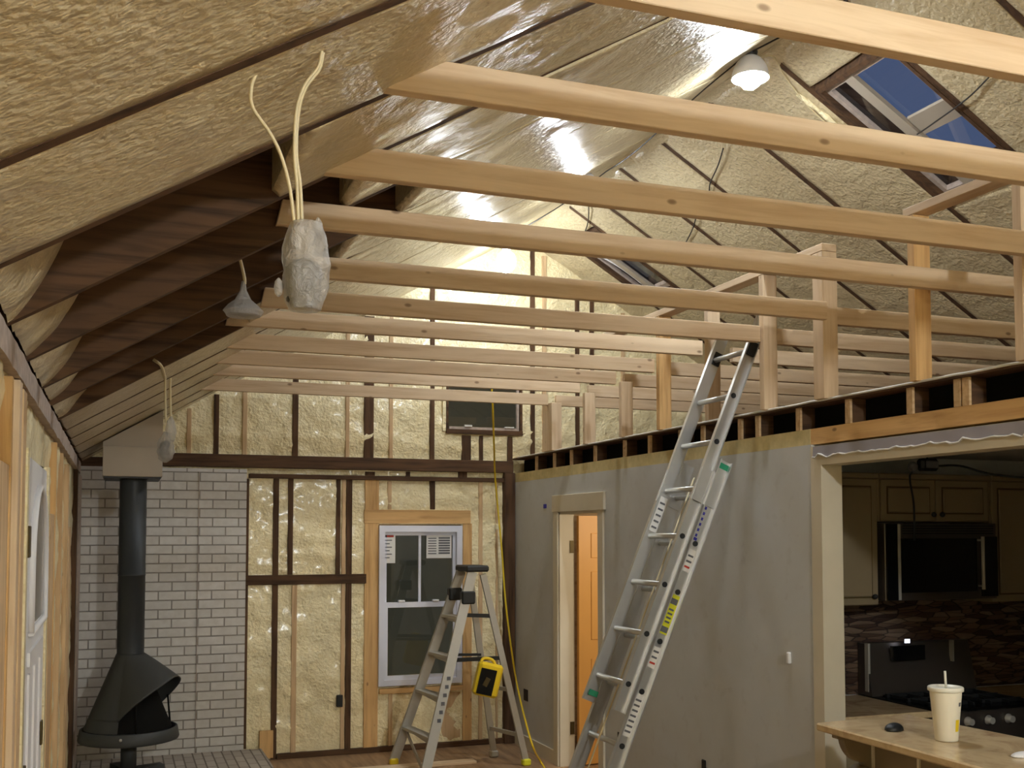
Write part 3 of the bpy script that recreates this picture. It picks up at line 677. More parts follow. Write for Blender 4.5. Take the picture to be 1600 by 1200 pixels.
for (y0, y1, lab) in ((2.7, 3.86, 'short pine top plate below the large skylight, over the golden post'), (4.45, 7.2, 'long pine top plate running away over the middle posts')):
    bm = new(); box(bm, 3.30, y0, 3.282, 3.388, y1, 3.32); tag(obj('post_plate', bm, 'pine_y', None, 0.002), lab, 'plate')

# ------------------------------------------------------------------ string lights on the ridge, plus an added fill bulb
def bulb(x, y, z, r, label, cat, power, seed, hood=True):
    t = thing('work_light', label, cat, (x, y, z - r), 'string lights under the ridge')
    bm = new(); bmesh.ops.create_icosphere(bm, subdivisions=2, radius=r)
    bmesh.ops.scale(bm, verts=bm.verts, vec=(1, 1, 1.15)); bmesh.ops.translate(bm, verts=bm.verts, vec=(x, y, z))
    for f in bm.faces: f.smooth = True
    area = 4 * math.pi * r * r
    obj('bulb', bm, emit('bulb_glow', (0.86, 0.93, 1.0, 1), power / (math.pi * area)), t)
    if hood:  # opaque hood added to keep bulb light off the roof slopes
        bm = new(); n_ = 10; hr = r * 1.3
        lathe(bm, [(hr * math.cos(math.pi / 2 * i / n_ ) if i < n_ else 0.004, hr * 1.3 * math.sin(math.pi / 2 * i / n_)) for i in range(n_ + 1)], (x, y, z - r * 0.35), 24, False, True); obj('blocker_hood', bm, 'white', t)
    bm = new(); lathe(bm, [(r * 0.45, 0), (r * 0.55, 0.03), (r * 0.35, 0.06)], (x, y, z + r * 1.16), 14); obj('socket', bm, 'rubber', t)
    bm = new(); tube(bm, [(x, y, z + r * 1.16 + 0.06), (x + 0.01, y, min(zl(x), zr(x)) + 0.0)], 0.004, 6); obj('hanging_wire', bm, 'cord', t)
bulb(3.10, 4.77, 4.290, 0.075, 'brightest glowing bulb near the top of the photo beside the large skylight', 'light', LAMP_POWER, 1)
bulb(3.05, 6.75, 4.31, 0.055, 'smaller glowing bulb between the second and third collar ties', 'light', LAMP_POWER * 0.8, 2)
bulb(3.02, 8.35, 4.14, 0.085, 'far glowing bulb washing the gable top white', 'light', LAMP_POWER * 0.27, 3, False)
bulb(3.05, 0.30, 4.05, 0.062, 'glowing bulb under the ridge above the photographer', 'light', LAMP_POWER * 0.15, 4)
bulb(2.2, -1.7, 3.2, 0.10, 'unseen fill bulb added low behind the photographer', 'light', LAMP_POWER * 3.1, 5, False)  # fill bulb added out of view to brighten the lower room
pts = []
for i in range(61):
    y = -1.6 + (8.35 + 1.6) * i / 60; sag = 0.05 * abs(math.sin((y - 4.77) * 1.58)); pts.append((3.12 + 0.05 * math.sin(y * 2.1), y, zl(3.12) - 0.025 - sag))
bm = new(); tube(bm, pts, 0.0045, 6); tag(obj('string_light_cord', bm, 'cord'), 'thin dark cord strung under the ridge between the glowing bulbs', 'cord')
def wire(name, label, cat, pts, r, mat, n=8, group=None):
    bm = new(); tube(bm, cm(pts, n), r, 6); return tag(obj(name, bm, mat), label, cat, group)
def on_right_roof(px, py, off=-0.02):
    d_ = ray(px, py); t_ = (ZRG + SL * XRG + off - EYE) / (d_.z + SL * d_.x); return EYEV + d_ * t_
def on_left_roof(px, py, off=-0.02):
    d_ = ray(px, py); t_ = (ZE - SL * XL + off - EYE) / (d_.z - SL * d_.x); return EYEV + d_ * t_
def flat_cord(name, label, pl, roof_f, r=0.0045, mat='cord'):
    wire(name, label, 'cord', [roof_f(*p_) for p_ in pl], r, mat)
flat_cord('hanging_cord', 'thin dark wire on the right slope between the second and third collar ties', [(1130, 232), (1122, 258), (1110, 285), (1108, 300)], on_right_roof)
flat_cord('hanging_cord', 'thin dark wire on the right slope between the third and fourth collar ties', [(1088, 338), (1082, 358), (1070, 382)], on_right_roof)
flat_cord('hanging_cord', 'thin dark wire hanging below the second bulb', [(920, 312), (919, 345), (912, 368)], on_right_roof)
flat_cord('hanging_cord', 'dark wire stretched diagonally across the large skylight', [(1546, 120), (1510, 155), (1455, 195), (1433, 210)], on_right_roof)
wire('bulb_cord', 'looping pale cord from the brightest bulb toward the large skylight', 'cord', [(3.12, 4.77, 4.37), on_right_roof(1207, 88, -0.03), on_right_roof(1225, 118), on_right_roof(1262, 165), on_right_roof(1300, 200), on_right_roof(1322, 215)], 0.0055, 'romex')
bm = new(); pts = [on_right_roof(1245 + 78 * i / 24, 146 + 62 * i / 24, -0.008) for i in range(25)]
tube(bm, pts, [0.012 + 0.014 * abs(noise.noise(Vector((i * 0.9, 2, 0)))) for i in range(25)], 8); tag(obj('foam_bead', bm, 'foam_wall'), 'lumpy glossy foam bead along the near left edge of large skylight', 'foam bead')

# ------------------------------------------------------------------ plastic-wrapped hanging fixtures
def bag_mesh(c, prof, seed, sq=(1, 1), lump=0.12):
    bm = new(); rings = []; seg = 28
    P2 = []
    for (r0, z0), (r1, z1) in zip(prof, prof[1:]):
        for k_ in range(5): t_ = k_ / 5; P2.append((r0 + (r1 - r0) * t_, z0 + (z1 - z0) * t_))
    P2.append(prof[-1])
    for r, z in P2:
        ring = []
        for j in range(seg):
            a_ = 2 * math.pi * j / seg; n_ = 1 + lump * (noise.noise(Vector((math.cos(a_) * 2.2, math.sin(a_) * 2.2, z * 28 + seed))) + 0.5 * noise.noise(Vector((math.cos(a_) * 6, math.sin(a_) * 6, z * 60 + seed))))
            ring.append(bm.verts.new((c[0] + r * n_ * math.cos(a_) * sq[0], c[1] + r * n_ * math.sin(a_) * sq[1], c[2] + z)))
        rings.append(ring)
    for a_, b_ in zip(rings, rings[1:]):
        for j in range(seg): f = bm.faces.new([a_[j], a_[(j + 1) % seg], b_[(j + 1) % seg], b_[j]]); f.smooth = True
    bm.faces.new(rings[0][::-1]); bm.faces.new(rings[-1]); return bm
YA = 2.07
a = on_y(478, 415, YA); top = on_y(468, 345, YA); low = on_y(478, 488, YA); hh = top.z - low.z
t = thing('wrapped_fixture', 'large grey plastic-wrapped fixture hanging on two cables at upper left', 'light fixture', (a.x, YA, low.z), 'plastic-wrapped hanging fixtures')
obj('plastic_wrap', bag_mesh((a.x, YA, low.z), [(0.012, 0.0), (0.030, 0.004), (0.040, 0.03), (0.047, 0.09), (0.044, 0.13), (0.036, hh - 0.02), (0.030, hh - 0.004), (0.008, hh)], 1.0), 'plastic', t)
bm = new(); lathe(bm, [(0.022, 0.010), (0.033, 0.02), (0.036, 0.085), (0.02, 0.10)], (a.x - 0.004, YA, low.z), 16); obj('lamp_body', bm, 'rubber', t)
bm = new(); box(bm, a.x - 0.026, YA - 0.02, low.z + 0.1, a.x + 0.012, YA + 0.02, low.z + hh - 0.015, 0.003); obj('junction_box', bm, 'boxgrey', t)
q = on_y(432, 447, YA); obj('wrap_flap', bag_mesh((q.x + 0.004, YA, q.z - 0.02), [(0.003, 0), (0.009, 0.006), (0.011, 0.018), (0.008, 0.03), (0.002, 0.036)], 5.0, (0.8, 1)), 'plastic', t)
q = on_y(497, 352, YA); obj('wrap_knot', bag_mesh((q.x, YA, q.z - 0.015), [(0.003, 0), (0.009, 0.005), (0.008, 0.02), (0.002, 0.03)], 8.0), 'plastic', t)
def cab(pl, Y0, Y1, nm, lab, r=0.0035):
    n_ = len(pl); return wire(nm, lab, 'cable', [on_y(p_[0], p_[1], Y0 + (Y1 - Y0) * (i / (n_ - 1)) ** 1.0) for i, p_ in enumerate(pl)], r, 'romex', 8, 'cables to the large wrapped fixture')
cab([(404, 108), (393, 135), (395, 168), (420, 205), (438, 240), (452, 290), (460, 348)], 2.03, YA, 'power_cable', 'left pale cable bowing out to the left above the large wrapped fixture')
cab([(503, 80), (497, 105), (475, 135), (463, 175), (460, 240), (464, 290), (466, 348)], 2.05, YA, 'power_cable', 'right pale cable with a hook bend above the large wrapped fixture')
cab([(505, 82), (499, 108), (477, 138), (466, 178), (463, 240), (469, 290), (472, 348)], 2.06, YA + 0.004, 'power_cable', 'second strand lying along the right cable above the large wrapped fixture')
YC = 3.98
a = on_y(380, 482, YC); t = thing('wrapped_fixture', 'small round plastic-wrapped disc fixture hanging in the dark rafter bays', 'light fixture', (a.x, YC, a.z - 0.05), 'plastic-wrapped hanging fixtures')
obj('plastic_wrap', bag_mesh((a.x, YC, a.z - 0.034), [(0.02, 0), (0.062, 0.006), (0.074, 0.022), (0.055, 0.045), (0.03, 0.065), (0.012, 0.10), (0.006, 0.135)], 3.0, (1, 1), 0.08), 'plastic', t)
bm = new(); lathe(bm, [(0.02, 0.004), (0.05, 0.008), (0.052, 0.018), (0.02, 0.03)], (a.x, YC, a.z - 0.03), 20); obj('lamp_disc', bm, 'ink', t)
b = on_y(377, 412, YC); wire('power_cable', 'short twisted cable holding the round wrapped disc fixture', 'cable', [(b.x - 0.01, YC, b.z + 0.03), (b.x, YC, b.z), (b.x + 0.012, YC, (b.z + a.z) / 2 + 0.03), (a.x + 0.004, YC, a.z + 0.09)], 0.006, 'romex')
YD = 6.1
a = on_y(260, 690, YD); t = thing('wrapped_fixture', 'small plastic-wrapped fixture dangling beside the box over the stovepipe', 'light fixture', (a.x, YD, a.z - 0.11), 'plastic-wrapped hanging fixtures')
obj('plastic_wrap', bag_mesh((a.x - 0.004, YD, a.z - 0.115), [(0.008, 0), (0.035, 0.02), (0.046, 0.06), (0.04, 0.11), (0.02, 0.15), (0.012, 0.17)], 9.0, (1, 1), 0.2), 'plastic', t)
bm = new(); lathe(bm, [(0.018, 0.02), (0.03, 0.05), (0.026, 0.1), (0.012, 0.12)], (a.x - 0.008, YD, a.z - 0.115), 14); obj('lamp_body', bm, 'rubber', t)
obj('wrap_tail', bag_mesh((a.x + 0.022, YD, a.z - 0.01), [(0.008, 0), (0.026, 0.02), (0.03, 0.07), (0.022, 0.12), (0.006, 0.15)], 4.0, (0.9, 0.9), 0.25), 'plastic', t)
for p0, p1, lb in (((258, 585), (259, 660), 'left'), ((266, 608), (267, 655), 'right')):
    A_ = on_y(p0[0], p0[1], YD); B_ = on_y(p1[0], p1[1], YD); wire('power_cable', lb + ' pale cable above the dangling wrapped fixture beside the stovepipe box', 'cable', [A_ + Vector((0, 0, 0.06)), A_, B_], 0.006, 'romex')
wire('power_cable', 'curved pale cable in the farthest dark rafter bay', 'cable', [on_left_roof(240, 562, 0.05), on_left_roof(252, 572, 0.0), on_left_roof(258, 592, -0.01)], 0.008, 'romex')

# ------------------------------------------------------------------ box over the stovepipe, stove, hearth
t = thing('flue_box', 'grey-painted box under the roof slope above the black stovepipe', 'flue box', (0.09, 8.3, 2.25))
bm = new(); xa, xb = -0.112, 0.29
prism(bm, [(xa, 2.262), (xb, 2.262), (xb, 2.475), (xa, 2.475)], 1, 8.05, 8.58); obj('lower_box', bm, 'boxgrey', t, 0.003)
bm = new(); prism(bm, [(xa, 2.476), (xb, 2.476), (xb, zl(xb) - 0.012), (xa, zl(xa) - 0.012)], 1, 8.075, 8.58); obj('upper_box', bm, 'boxgrey', t)
bm = new(); box(bm, xa + 0.01, 8.06, 2.25, xb - 0.01, 8.57, 2.2615); obj('bottom_plate', bm, 'rubber', t)
SX, SY = 0.098, 8.3
bm = new(); box(bm, XL + 0.03, 7.45, 0.001, 1.13, 8.99, 0.105, 0.006)
tag(obj('hearth', bm, 'hearth'), 'low painted brick hearth under the black stove', 'hearth')
t = thing('wood_stove', 'black conical freestanding fireplace with hooded opening on the brick hearth', 'fireplace', (SX, SY, 0.106))
bm = new(); lathe(bm, [(0.094, 0.95), (0.094, 1.55), (0.0965, 1.551), (0.0965, 1.56), (0.094, 1.561), (0.094, 2.249)], (SX, SY, 0), 28, False, False); obj('stovepipe', bm, 'pipe', t)
TH0 = math.radians(-28); WIN = math.radians(78)
zt, zb, rt, rb = 0.99, 0.40, 0.096, 0.335
bm = new(); cols = []; seg = 72; rows_n = 26
def cone_r(z): return rt + (rb - rt) * (zt - z) / (zt - zb)
for j in range(seg):
    th = 2 * math.pi * j / seg; dl = (th - TH0 + math.pi) % (2 * math.pi) - math.pi; u = abs(dl) / WIN; col = []
    if u < 1:
        zr_ = 0.83 - 0.29 * u ** 1.6; bulge = 0.195 * (1 - u * u) ** 1.0
        for i in range(rows_n):
            s_ = i / (rows_n - 1); z = zt + (zr_ - zt) * s_; r = rt + (cone_r(zr_) + bulge - rt) * (s_ ** 0.9); col.append(bm.verts.new((SX + r * math.cos(th), SY + r * math.sin(th), z)))
    else:
        for i in range(rows_n):
            s_ = i / (rows_n - 1); z = zt + (0.54 - zt) * s_; r = cone_r(z); col.append(bm.verts.new((SX + r * math.cos(th), SY + r * math.sin(th), z)))
    cols.append(col)
for j in range(seg):
    a_, b_ = cols[j], cols[(j + 1) % seg]
    for i in range(rows_n - 1): f = bm.faces.new([a_[i], a_[i + 1], b_[i + 1], b_[i]]); f.smooth = True
o = obj('hood', bm, 'black', t); md = o.modifiers.new('th', 'SOLIDIFY'); md.thickness = 0.007; md.offset = -1
bm = new(); gz = [0.54, 0.50, 0.46]
for j in range(seg):      # lower wall, open at the front down to the band
    th0, th1 = 2 * math.pi * j / seg, 2 * math.pi * (j + 1) / seg
    dl = ((th0 + th1) / 2 - TH0 + math.pi) % (2 * math.pi) - math.pi
    if abs(dl) < WIN * 0.97: continue
    q = [(cone_r(z) + 0.0, th, z) for z, th in ((0.54, th0), (0.46, th0), (0.46, th1), (0.54, th1))]
    f = bm.faces.new([bm.verts.new((SX + r * math.cos(th), SY + r * math.sin(th), z)) for r, th, z in q]); f.smooth = True
bmesh.ops.remove_doubles(bm, verts=bm.verts, dist=0.0005)
obj('lower_wall', bm, 'black', t)
bm = new(); lathe(bm, [(0.05, 0.352), (0.30, 0.362), (0.343, 0.372), (0.349, 0.385), (0.336, 0.455), (0.326, 0.46), (0.32, 0.455), (0.325, 0.40), (0.06, 0.395)], (SX, SY, 0), 56); obj('fire_bowl', bm, 'black', t)
bm = new(); lathe(bm, [(0.295, 0.456), (0.255, 0.55), (0.195, 0.70), (0.132, 0.86)], (SX, SY, 0), 40, False, False); obj('fire_screen', bm, 'soot_shade', t)
for dl in (-0.95, 0.95):
    bm = new(); th = TH0 + dl; tube(bm, [(SX + 0.322 * math.cos(th), SY + 0.322 * math.sin(th), 0.455), (SX + 0.30 * math.cos(th), SY + 0.30 * math.sin(th), 0.66)], 0.007, 6); obj('screen_bar', bm, 'soot_shade', t)
th = TH0 - 1.25; bm = new(); bmesh.ops.create_uvsphere(bm, u_segments=10, v_segments=6, radius=0.011); bmesh.ops.translate(bm, verts=bm.verts, vec=(SX + 0.345 * math.cos(th), SY + 0.345 * math.sin(th), 0.425)); obj('screw', bm, 'alu', t)
bm = new(); lathe(bm, [(0.055, 0.15), (0.055, 0.353)], (SX, SY, 0), 20); obj('pedestal', bm, 'black', t)
bm = new()
for ang in (20, 110):
    c_, s_ = math.cos(math.radians(ang)), math.sin(math.radians(ang)); beam(bm, (SX - 0.25 * c_, SY - 0.25 * s_, 0.14), (SX + 0.25 * c_, SY + 0.25 * s_, 0.14), 0.09, 0.05)
    for sg in (-1, 1): box(bm, SX + sg * 0.23 * c_ - 0.03, SY + sg * 0.23 * s_ - 0.03, 0.106, SX + sg * 0.23 * c_ + 0.03, SY + sg * 0.23 * s_ + 0.03, 0.13)
obj('base_feet', bm, 'black', t)

# ------------------------------------------------------------------ extension ladder
dirv = Vector((0.422, 0, 1)).normalized(); nrm = Vector((-dirv.z, 0, dirv.x)); ydir = Vector((0, 1, 0))
NEAR, FAR = 5.27, 5.65
base0 = Vector((2.169, 0, 0))            # where the fly line would meet the floor
t = thing('extension_ladder', 'tall aluminium extension ladder leaning on the grey wall up to the ties', 'ladder', (base0.x + 0.1, (NEAR + FAR) / 2, 0))
def rail_mesh(bm, s0, s1, off, y, hgt=0.078, th=0.028, flip=1):
    """channel rail between distances s0..s1 along the ladder, off = offset toward the wall, at depth y"""
    def pt(s, u, v): return base0 + dirv * s - nrm * (off + u) + Vector((0, y + v * flip, 0))
    prof = [(-hgt / 2, 0), (hgt / 2, 0), (hgt / 2, -th), (hgt / 2 - 0.006, -th), (hgt / 2 - 0.006, -0.004), (-hgt / 2 + 0.006, -0.004), (-hgt / 2 + 0.006, -th), (-hgt / 2, -th)]
    A = [bm.verts.new(pt(s0, u, v)) for u, v in prof]; B = [bm.verts.new(pt(s1, u, v)) for u, v in prof]; n = len(prof)
    bm.faces.new(A[::-1]); bm.faces.new(B)
    for i in range(n): bm.faces.new([A[i], A[(i + 1) % n], B[(i + 1) % n], B[i]])
def P_at(s, off=0.0, y=0.0): return base0 + dirv * s - nrm * off + Vector((0, y, 0))
kk = 1 / dirv.z
OFFB = 0.085
def s_of_z(z): return z * kk
for y, fl_ in ((NEAR, 1), (FAR, -1)):
    bm = new(); rail_mesh(bm, s_of_z(0.90), s_of_z(3.13), 0.0, y, 0.074, 0.026, fl_); obj('fly_rail', bm, 'alu', t)
    bm = new(); rail_mesh(bm, s_of_z(0.03), s_of_z(2.30), OFFB, y - 0.012 * fl_, 0.080, 0.03, fl_); obj('base_rail', bm, 'alu', t)
    c = P_at(s_of_z(0.02), OFFB, y - 0.012 * fl_); bm = new(); box(bm, c.x - 0.05, c.y - 0.03, 0.001, c.x + 0.05, c.y + 0.03, 0.05, 0.006); obj('foot', bm, 'rubber', t)
rz = [1.043 + 0.267 * i for i in range(8)]
for z in rz:
    bm = new(); a_ = P_at(s_of_z(z), 0.0, NEAR + 0.003); b_ = P_at(s_of_z(z), 0.0, FAR - 0.003); tube(bm, [a_, b_], 0.016, 10)
    r_ = obj('rung', bm, 'alu', t)
    bm = new(); tube(bm, [a_ + Vector((0, -0.012, 0)), a_ + Vector((0, -0.004, 0))], 0.0155, 12); obj('rung_end', bm, 'rubber', r_)
for z in [0.20, 0.475, 0.748] + [q_ - 0.01 for q_ in rz[:5]]:
    bm = new(); a_ = P_at(s_of_z(z), OFFB, NEAR - 0.008); b_ = P_at(s_of_z(z), OFFB, FAR + 0.008); tube(bm, [a_, b_], 0.016, 10)
    r_ = obj('rung', bm, 'alu', t)
    bm = new(); tube(bm, [a_ + Vector((0, -0.014, 0)), a_ + Vector((0, -0.004, 0))], 0.0155, 12); obj('rung_end', bm, 'rubber', r_)
for y, fl_ in ((NEAR, 1), (FAR, -1)):
    bm = new(); a_ = P_at(s_of_z(2.885), 0.01, y - 0.006 * fl_); beam(bm, a_, P_at(s_of_z(2.96), 0.01, y - 0.006 * fl_), 0.03, 0.05, nrm); obj('tip_cap', bm, 'rubber', t)
for y in (NEAR - 0.02, FAR + 0.012): bm = new(); beam(bm, P_at(s_of_z(2.04), OFFB / 2, y), P_at(s_of_z(2.22), OFFB / 2, y), 0.006, 0.17, nrm); obj('guide_bracket', bm, 'alu', t)
def sticker(z0, z1, off, wdt, mat, nm='sticker', y=None, lift=0.0):
    yy = (NEAR - 0.0165) if y is None else y
    bm = new(); beam(bm, P_at(s_of_z(z0), off, yy - lift), P_at(s_of_z(z1), off, yy - lift), 0.002, wdt, nrm); return obj(nm, bm, mat, t)
sticker(1.34, 1.55, OFFB, 0.05, 'ylabel'); sticker(1.35, 1.38, OFFB, 0.042, 'ink', 'sticker_print', None, 0.002); sticker(1.50, 1.53, OFFB, 0.042, 'ink', 'sticker_print', None, 0.002)
for i in range(4): sticker(1.40 + 0.022 * i, 1.41 + 0.022 * i, OFFB, 0.03, 'ink', 'sticker_print', None, 0.002)
for (a_, b_) in ((1.68, 1.80), (1.16, 1.27)):
    sticker(a_, b_, OFFB, 0.045, 'wlabel')
    for i in range(3): sticker(a_ + 0.02 + i * 0.03, a_ + 0.03 + i * 0.03, OFFB, 0.034, 'redink' if i == 0 else 'ink', 'sticker_print', None, 0.002)
sticker(0.80, 1.02, OFFB, 0.05, 'wlabel')
for i in range(7): sticker(0.82 + i * 0.027, 0.83 + i * 0.027, OFFB, 0.036, 'ink', 'sticker_print', None, 0.002)
for i in range(6): sticker(1.87 + i * 0.03, 1.885 + i * 0.03, OFFB - 0.012, 0.012, 'blueink', 'sticker_print', None, 0.001)
sticker(2.045, 2.065, OFFB - 0.012, 0.03, 'blueink', 'sticker_print'); sticker(1.85, 1.865, OFFB - 0.012, 0.026, 'blueink', 'sticker_print')
sticker(2.255, 2.285, OFFB, 0.07, 'green', 'end_tape'); sticker(0.93, 0.96, 0.0, 0.06, 'green', 'end_tape', FAR - 0.02)
sticker(1.87, 2.07, 0.0, 0.05, 'wlabel', 'sticker', FAR - 0.006)
for i in range(5): sticker(1.89 + i * 0.035, 1.90 + i * 0.035, 0.0, 0.034, 'ink', 'sticker_print', FAR - 0.008)
bm = new(); tube(bm, [P_at(s_of_z(0.2), 0.045, 5.46), P_at(s_of_z(2.2), 0.045, 5.46)], 0.005, 6); obj('rope', bm, 'romex', t)

# ------------------------------------------------------------------ step ladder
A = Vector((2.11, 8.49, 0)); B = Vector((2.19, 7.86, 0)); Cc = Vector((2.966, 8.50, 0)); Dd = Vector((3.10, 8.10, 0)); Z1 = 1.555
Tf = Vector((2.60, 8.25, Z1)); Tn = Vector((2.62, 8.03, Z1)); Rf = Vector((2.67, 8.25, Z1 - 0.02)); Rn = Vector((2.71, 8.03, Z1 - 0.02))
t = thing('step_ladder', 'grey A-frame step ladder with black top standing before the far window', 'step ladder', (2.6, 8.2, 0))
for a_, b_ in ((A, Tf), (B, Tn)):
    bm = new(); beam(bm, a_ + Vector((0, 0, 0.03)), b_, 0.028, 0.075, (1, 0, 0.3)); obj('front_rail', bm, 'alu_matte', t)
for a_, b_ in ((Cc, Rf), (Dd, Rn)):
    bm = new(); beam(bm, a_ + Vector((0, 0, 0.03)), b_, 0.024, 0.05, (1, 0, 0.3)); obj('rear_rail', bm, 'alu_matte', t)
for i, z in enumerate((0.30, 0.60, 0.90, 1.20)):
    f_ = z / Z1; a_ = A.lerp(Tf, f_); b_ = B.lerp(Tn, f_); bm = new(); beam(bm, a_ + Vector((0.0, -0.015, 0)), b_ + Vector((0.0, 0.015, 0)), 0.085, 0.022); box(bm, b_.x - 0.045, b_.y + 0.012, z - 0.035, b_.x - 0.038, a_.y - 0.012, z)
    obj('step', bm, 'alu_matte', t)
for z in (0.25, 0.62):
    f_ = z / Z1; bm = new(); beam(bm, Cc.lerp(Rf, f_), Dd.lerp(Rn, f_), 0.02, 0.03); obj('rear_brace', bm, 'alu_matte', t)
for z in (0.88, 1.22):
    f_ = z / Z1; a_ = (B.lerp(Tn, f_)); b_ = Dd.lerp(Rn, f_); bm = new(); beam(bm, a_ + Vector((0.03, 0.01, 0)), b_ + Vector((0, 0.01, 0)), 0.03, 0.03); obj('spreader', bm, 'rubber', t)
for z in (0.88,):
    f_ = z / Z1; a_ = (A.lerp(Tf, f_)); b_ = Cc.lerp(Rf, f_); bm = new(); beam(bm, a_ + Vector((0.03, -0.01, 0)), b_ + Vector((0, -0.01, 0)), 0.03, 0.02); obj('spreader', bm, 'rubber', t)
bm = new(); box(bm, 2.56, 7.99, Z1 - 0.0, 2.75, 8.29, Z1 + 0.05, 0.012); obj('top_cap', bm, 'rubber', t)
for p_ in (A.lerp(Tf, 0.885), B.lerp(Tn, 0.875)): bm = new(); box(bm, p_.x - 0.045, p_.y - 0.035, p_.z - 0.055, p_.x + 0.065, p_.y + 0.035, p_.z + 0.045, 0.01); obj('hinge_bracket', bm, 'rubber', t)
for p_, m_ in ((A, 'yellow'), (B, 'yellow'), (Cc, 'alu_matte'), (Dd, 'ylabel')): bm = new(); box(bm, p_.x - 0.035, p_.y - 0.03, 0.001, p_.x + 0.035, p_.y + 0.03, 0.055, 0.01); obj('foot', bm, m_, t)
bm = new()
for a_, b_ in ((A, B),): 
    p1, p2 = A.lerp(Tf, 0.18), B.lerp(Tn, 0.02); beam(bm, p1, p2, 0.012, 0.03)
obj('lower_brace', bm, 'alu_matte', t)
for i in range(6): bm = new(); p_ = B.lerp(Tn, 0.28 + 0.04 * i) + Vector((0.0, -0.018, 0)); box(bm, p_.x - 0.012, p_.y - 0.002, p_.z - 0.014, p_.x + 0.016, p_.y, p_.z + 0.014); obj('rail_print', bm, 'ink', t)
# yellow work light hanging on the ladder
c = on_y(762, 1062, 7.94); t = thing('portable_work_light', 'yellow and black portable work light hanging on the step ladder side', 'work light', (c.x, 7.94, c.z - 0.14))
def rot_box(bm, cx_, cz_, w_, h_, y0, y1, ang, bev=0.006):
    b2 = new(); box(b2, -w_ / 2, y0, -h_ / 2, w_ / 2, y1, h_ / 2, bev); bmesh.ops.rotate(b2, verts=b2.verts, cent=(0, 0, 0), matrix=Matrix.Rotation(math.radians(ang), 3, 'Y'))
    bmesh.ops.translate(b2, verts=b2.verts, vec=(cx_, 0, cz_)); me_ = bpy.data.meshes.new('tmp'); b2.to_mesh(me_); b2.free(); bm.from_mesh(me_); bpy.data.meshes.remove(me_)
bm = new(); rot_box(bm, c.x, c.z, 0.20, 0.26, 7.90, 7.99, 14, 0.02); obj('housing', bm, 'yellow', t)
bm = new(); rot_box(bm, c.x - 0.025, c.z - 0.01, 0.13, 0.20, 7.885, 7.90, 14, 0.004); obj('lens', bm, 'blackglass', t)
bm = new(); rot_box(bm, c.x - 0.03, c.z - 0.01, 0.04, 0.07, 7.878, 7.885, 30, 0.002); obj('reflector', bm, 'hinge', t)
bm = new(); tube(bm, cm([(c.x - 0.06, 7.95, c.z + 0.12), (c.x - 0.03, 7.95, c.z + 0.165), (c.x + 0.04, 7.95, c.z + 0.15), (c.x + 0.07, 7.95, c.z + 0.10)], 6), 0.012, 8); obj('handle', bm, 'yellow', t)
# yellow extension cord
pts = [on_y(768, 600, 8.3), on_y(770, 640, 8.35), on_y(772, 700, 8.6), on_y(774, 750, 8.9), on_y(784, 860, 8.9), on_y(789, 930, 8.88), on_y(797, 1000, 8.8), on_x(806, 1060, 3.25), on_x(818, 1115, 3.16), on_x(832, 1165, 3.02), on_z(846, 1192, 0.012), on_z(868, 1225, 0.012), on_z(905, 1260, 0.012)]
wire('extension_cord', 'yellow extension cord dropping down the far right corner to the floor', 'extension cord', pts, 0.008, 'yellow', 8)
bm = new(); a = on_z(560, 1192, 0.0); box(bm, 1.75, 8.30, 0.001, 2.75, 8.40, 0.022); tag(obj('floor_board', bm, 'pine_x', None, 0.002), 'loose pale board on the floor under the step ladder', 'board')

# ------------------------------------------------------------------ kitchen
def cab_door(parent, x0, x1, z0, z1, y, knob=None):
    bm = new(); box(bm, x0 + 0.004, y - 0.018, z0 + 0.004, x1 - 0.004, y, z1 - 0.004, 0.003)
    m_ = 0.05; box(bm, x0 + m_, y - 0.026, z0 + m_, x1 - m_, y - 0.018, z1 - m_, 0.006)
    d_ = obj('door', bm, 'cabinet', parent)
    bm = new(); e_ = 0.008
    for b_ in ((x0 + m_ - e_, z0 + m_ - e_, x1 - m_ + e_, z0 + m_), (x0 + m_ - e_, z1 - m_, x1 - m_ + e_, z1 - m_ + e_), (x0 + m_ - e_, z0 + m_, x0 + m_, z1 - m_), (x1 - m_, z0 + m_, x1 - m_ + e_, z1 - m_)): box(bm, b_[0], y - 0.0195, b_[1], b_[2], y - 0.017, b_[3])
    obj('groove', bm, 'hinge', d_)
    if knob:
        bm = new(); bmesh.ops.create_uvsphere(bm, u_segments=12, v_segments=8, radius=0.015); bmesh.ops.translate(bm, verts=bm.verts, vec=(knob[0], y - 0.036, knob[1])); obj('knob', bm, 'rubber', d_)
UY, UB, UT = 4.90, 1.46, 2.165
MX0, MX1 = 3.975, 4.765
def cabinet(label, x0, x1, z0, z1, y, yb, doors):
    t = thing('wall_cabinet', label, 'cabinet', ((x0 + x1) / 2, (y + yb) / 2, z0)); bm = new(); box(bm, x0 + 0.001, y, z0, x1 - 0.001, yb - 0.002, z1); obj('body', bm, 'cabinet', t)
    for d_ in doors: cab_door(t, *d_[:2], z0, z1, y, d_[2])
    bm = new(); box(bm, x0 + 0.001, y - 0.03, z1, x1 - 0.001, y + 0.02, z1 + 0.03, 0.006); obj('cornice', bm, 'cabinet', t); return t
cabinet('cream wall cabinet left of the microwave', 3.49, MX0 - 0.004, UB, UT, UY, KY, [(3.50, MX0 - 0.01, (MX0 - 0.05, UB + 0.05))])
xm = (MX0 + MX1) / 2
cabinet('short cream wall cabinet with two knobs above the microwave', MX0, MX1, 1.925, UT, UY, KY, [(MX0 + 0.01, xm, (xm - 0.03, 1.965)), (xm, MX1 - 0.01, (xm + 0.03, 1.965))])
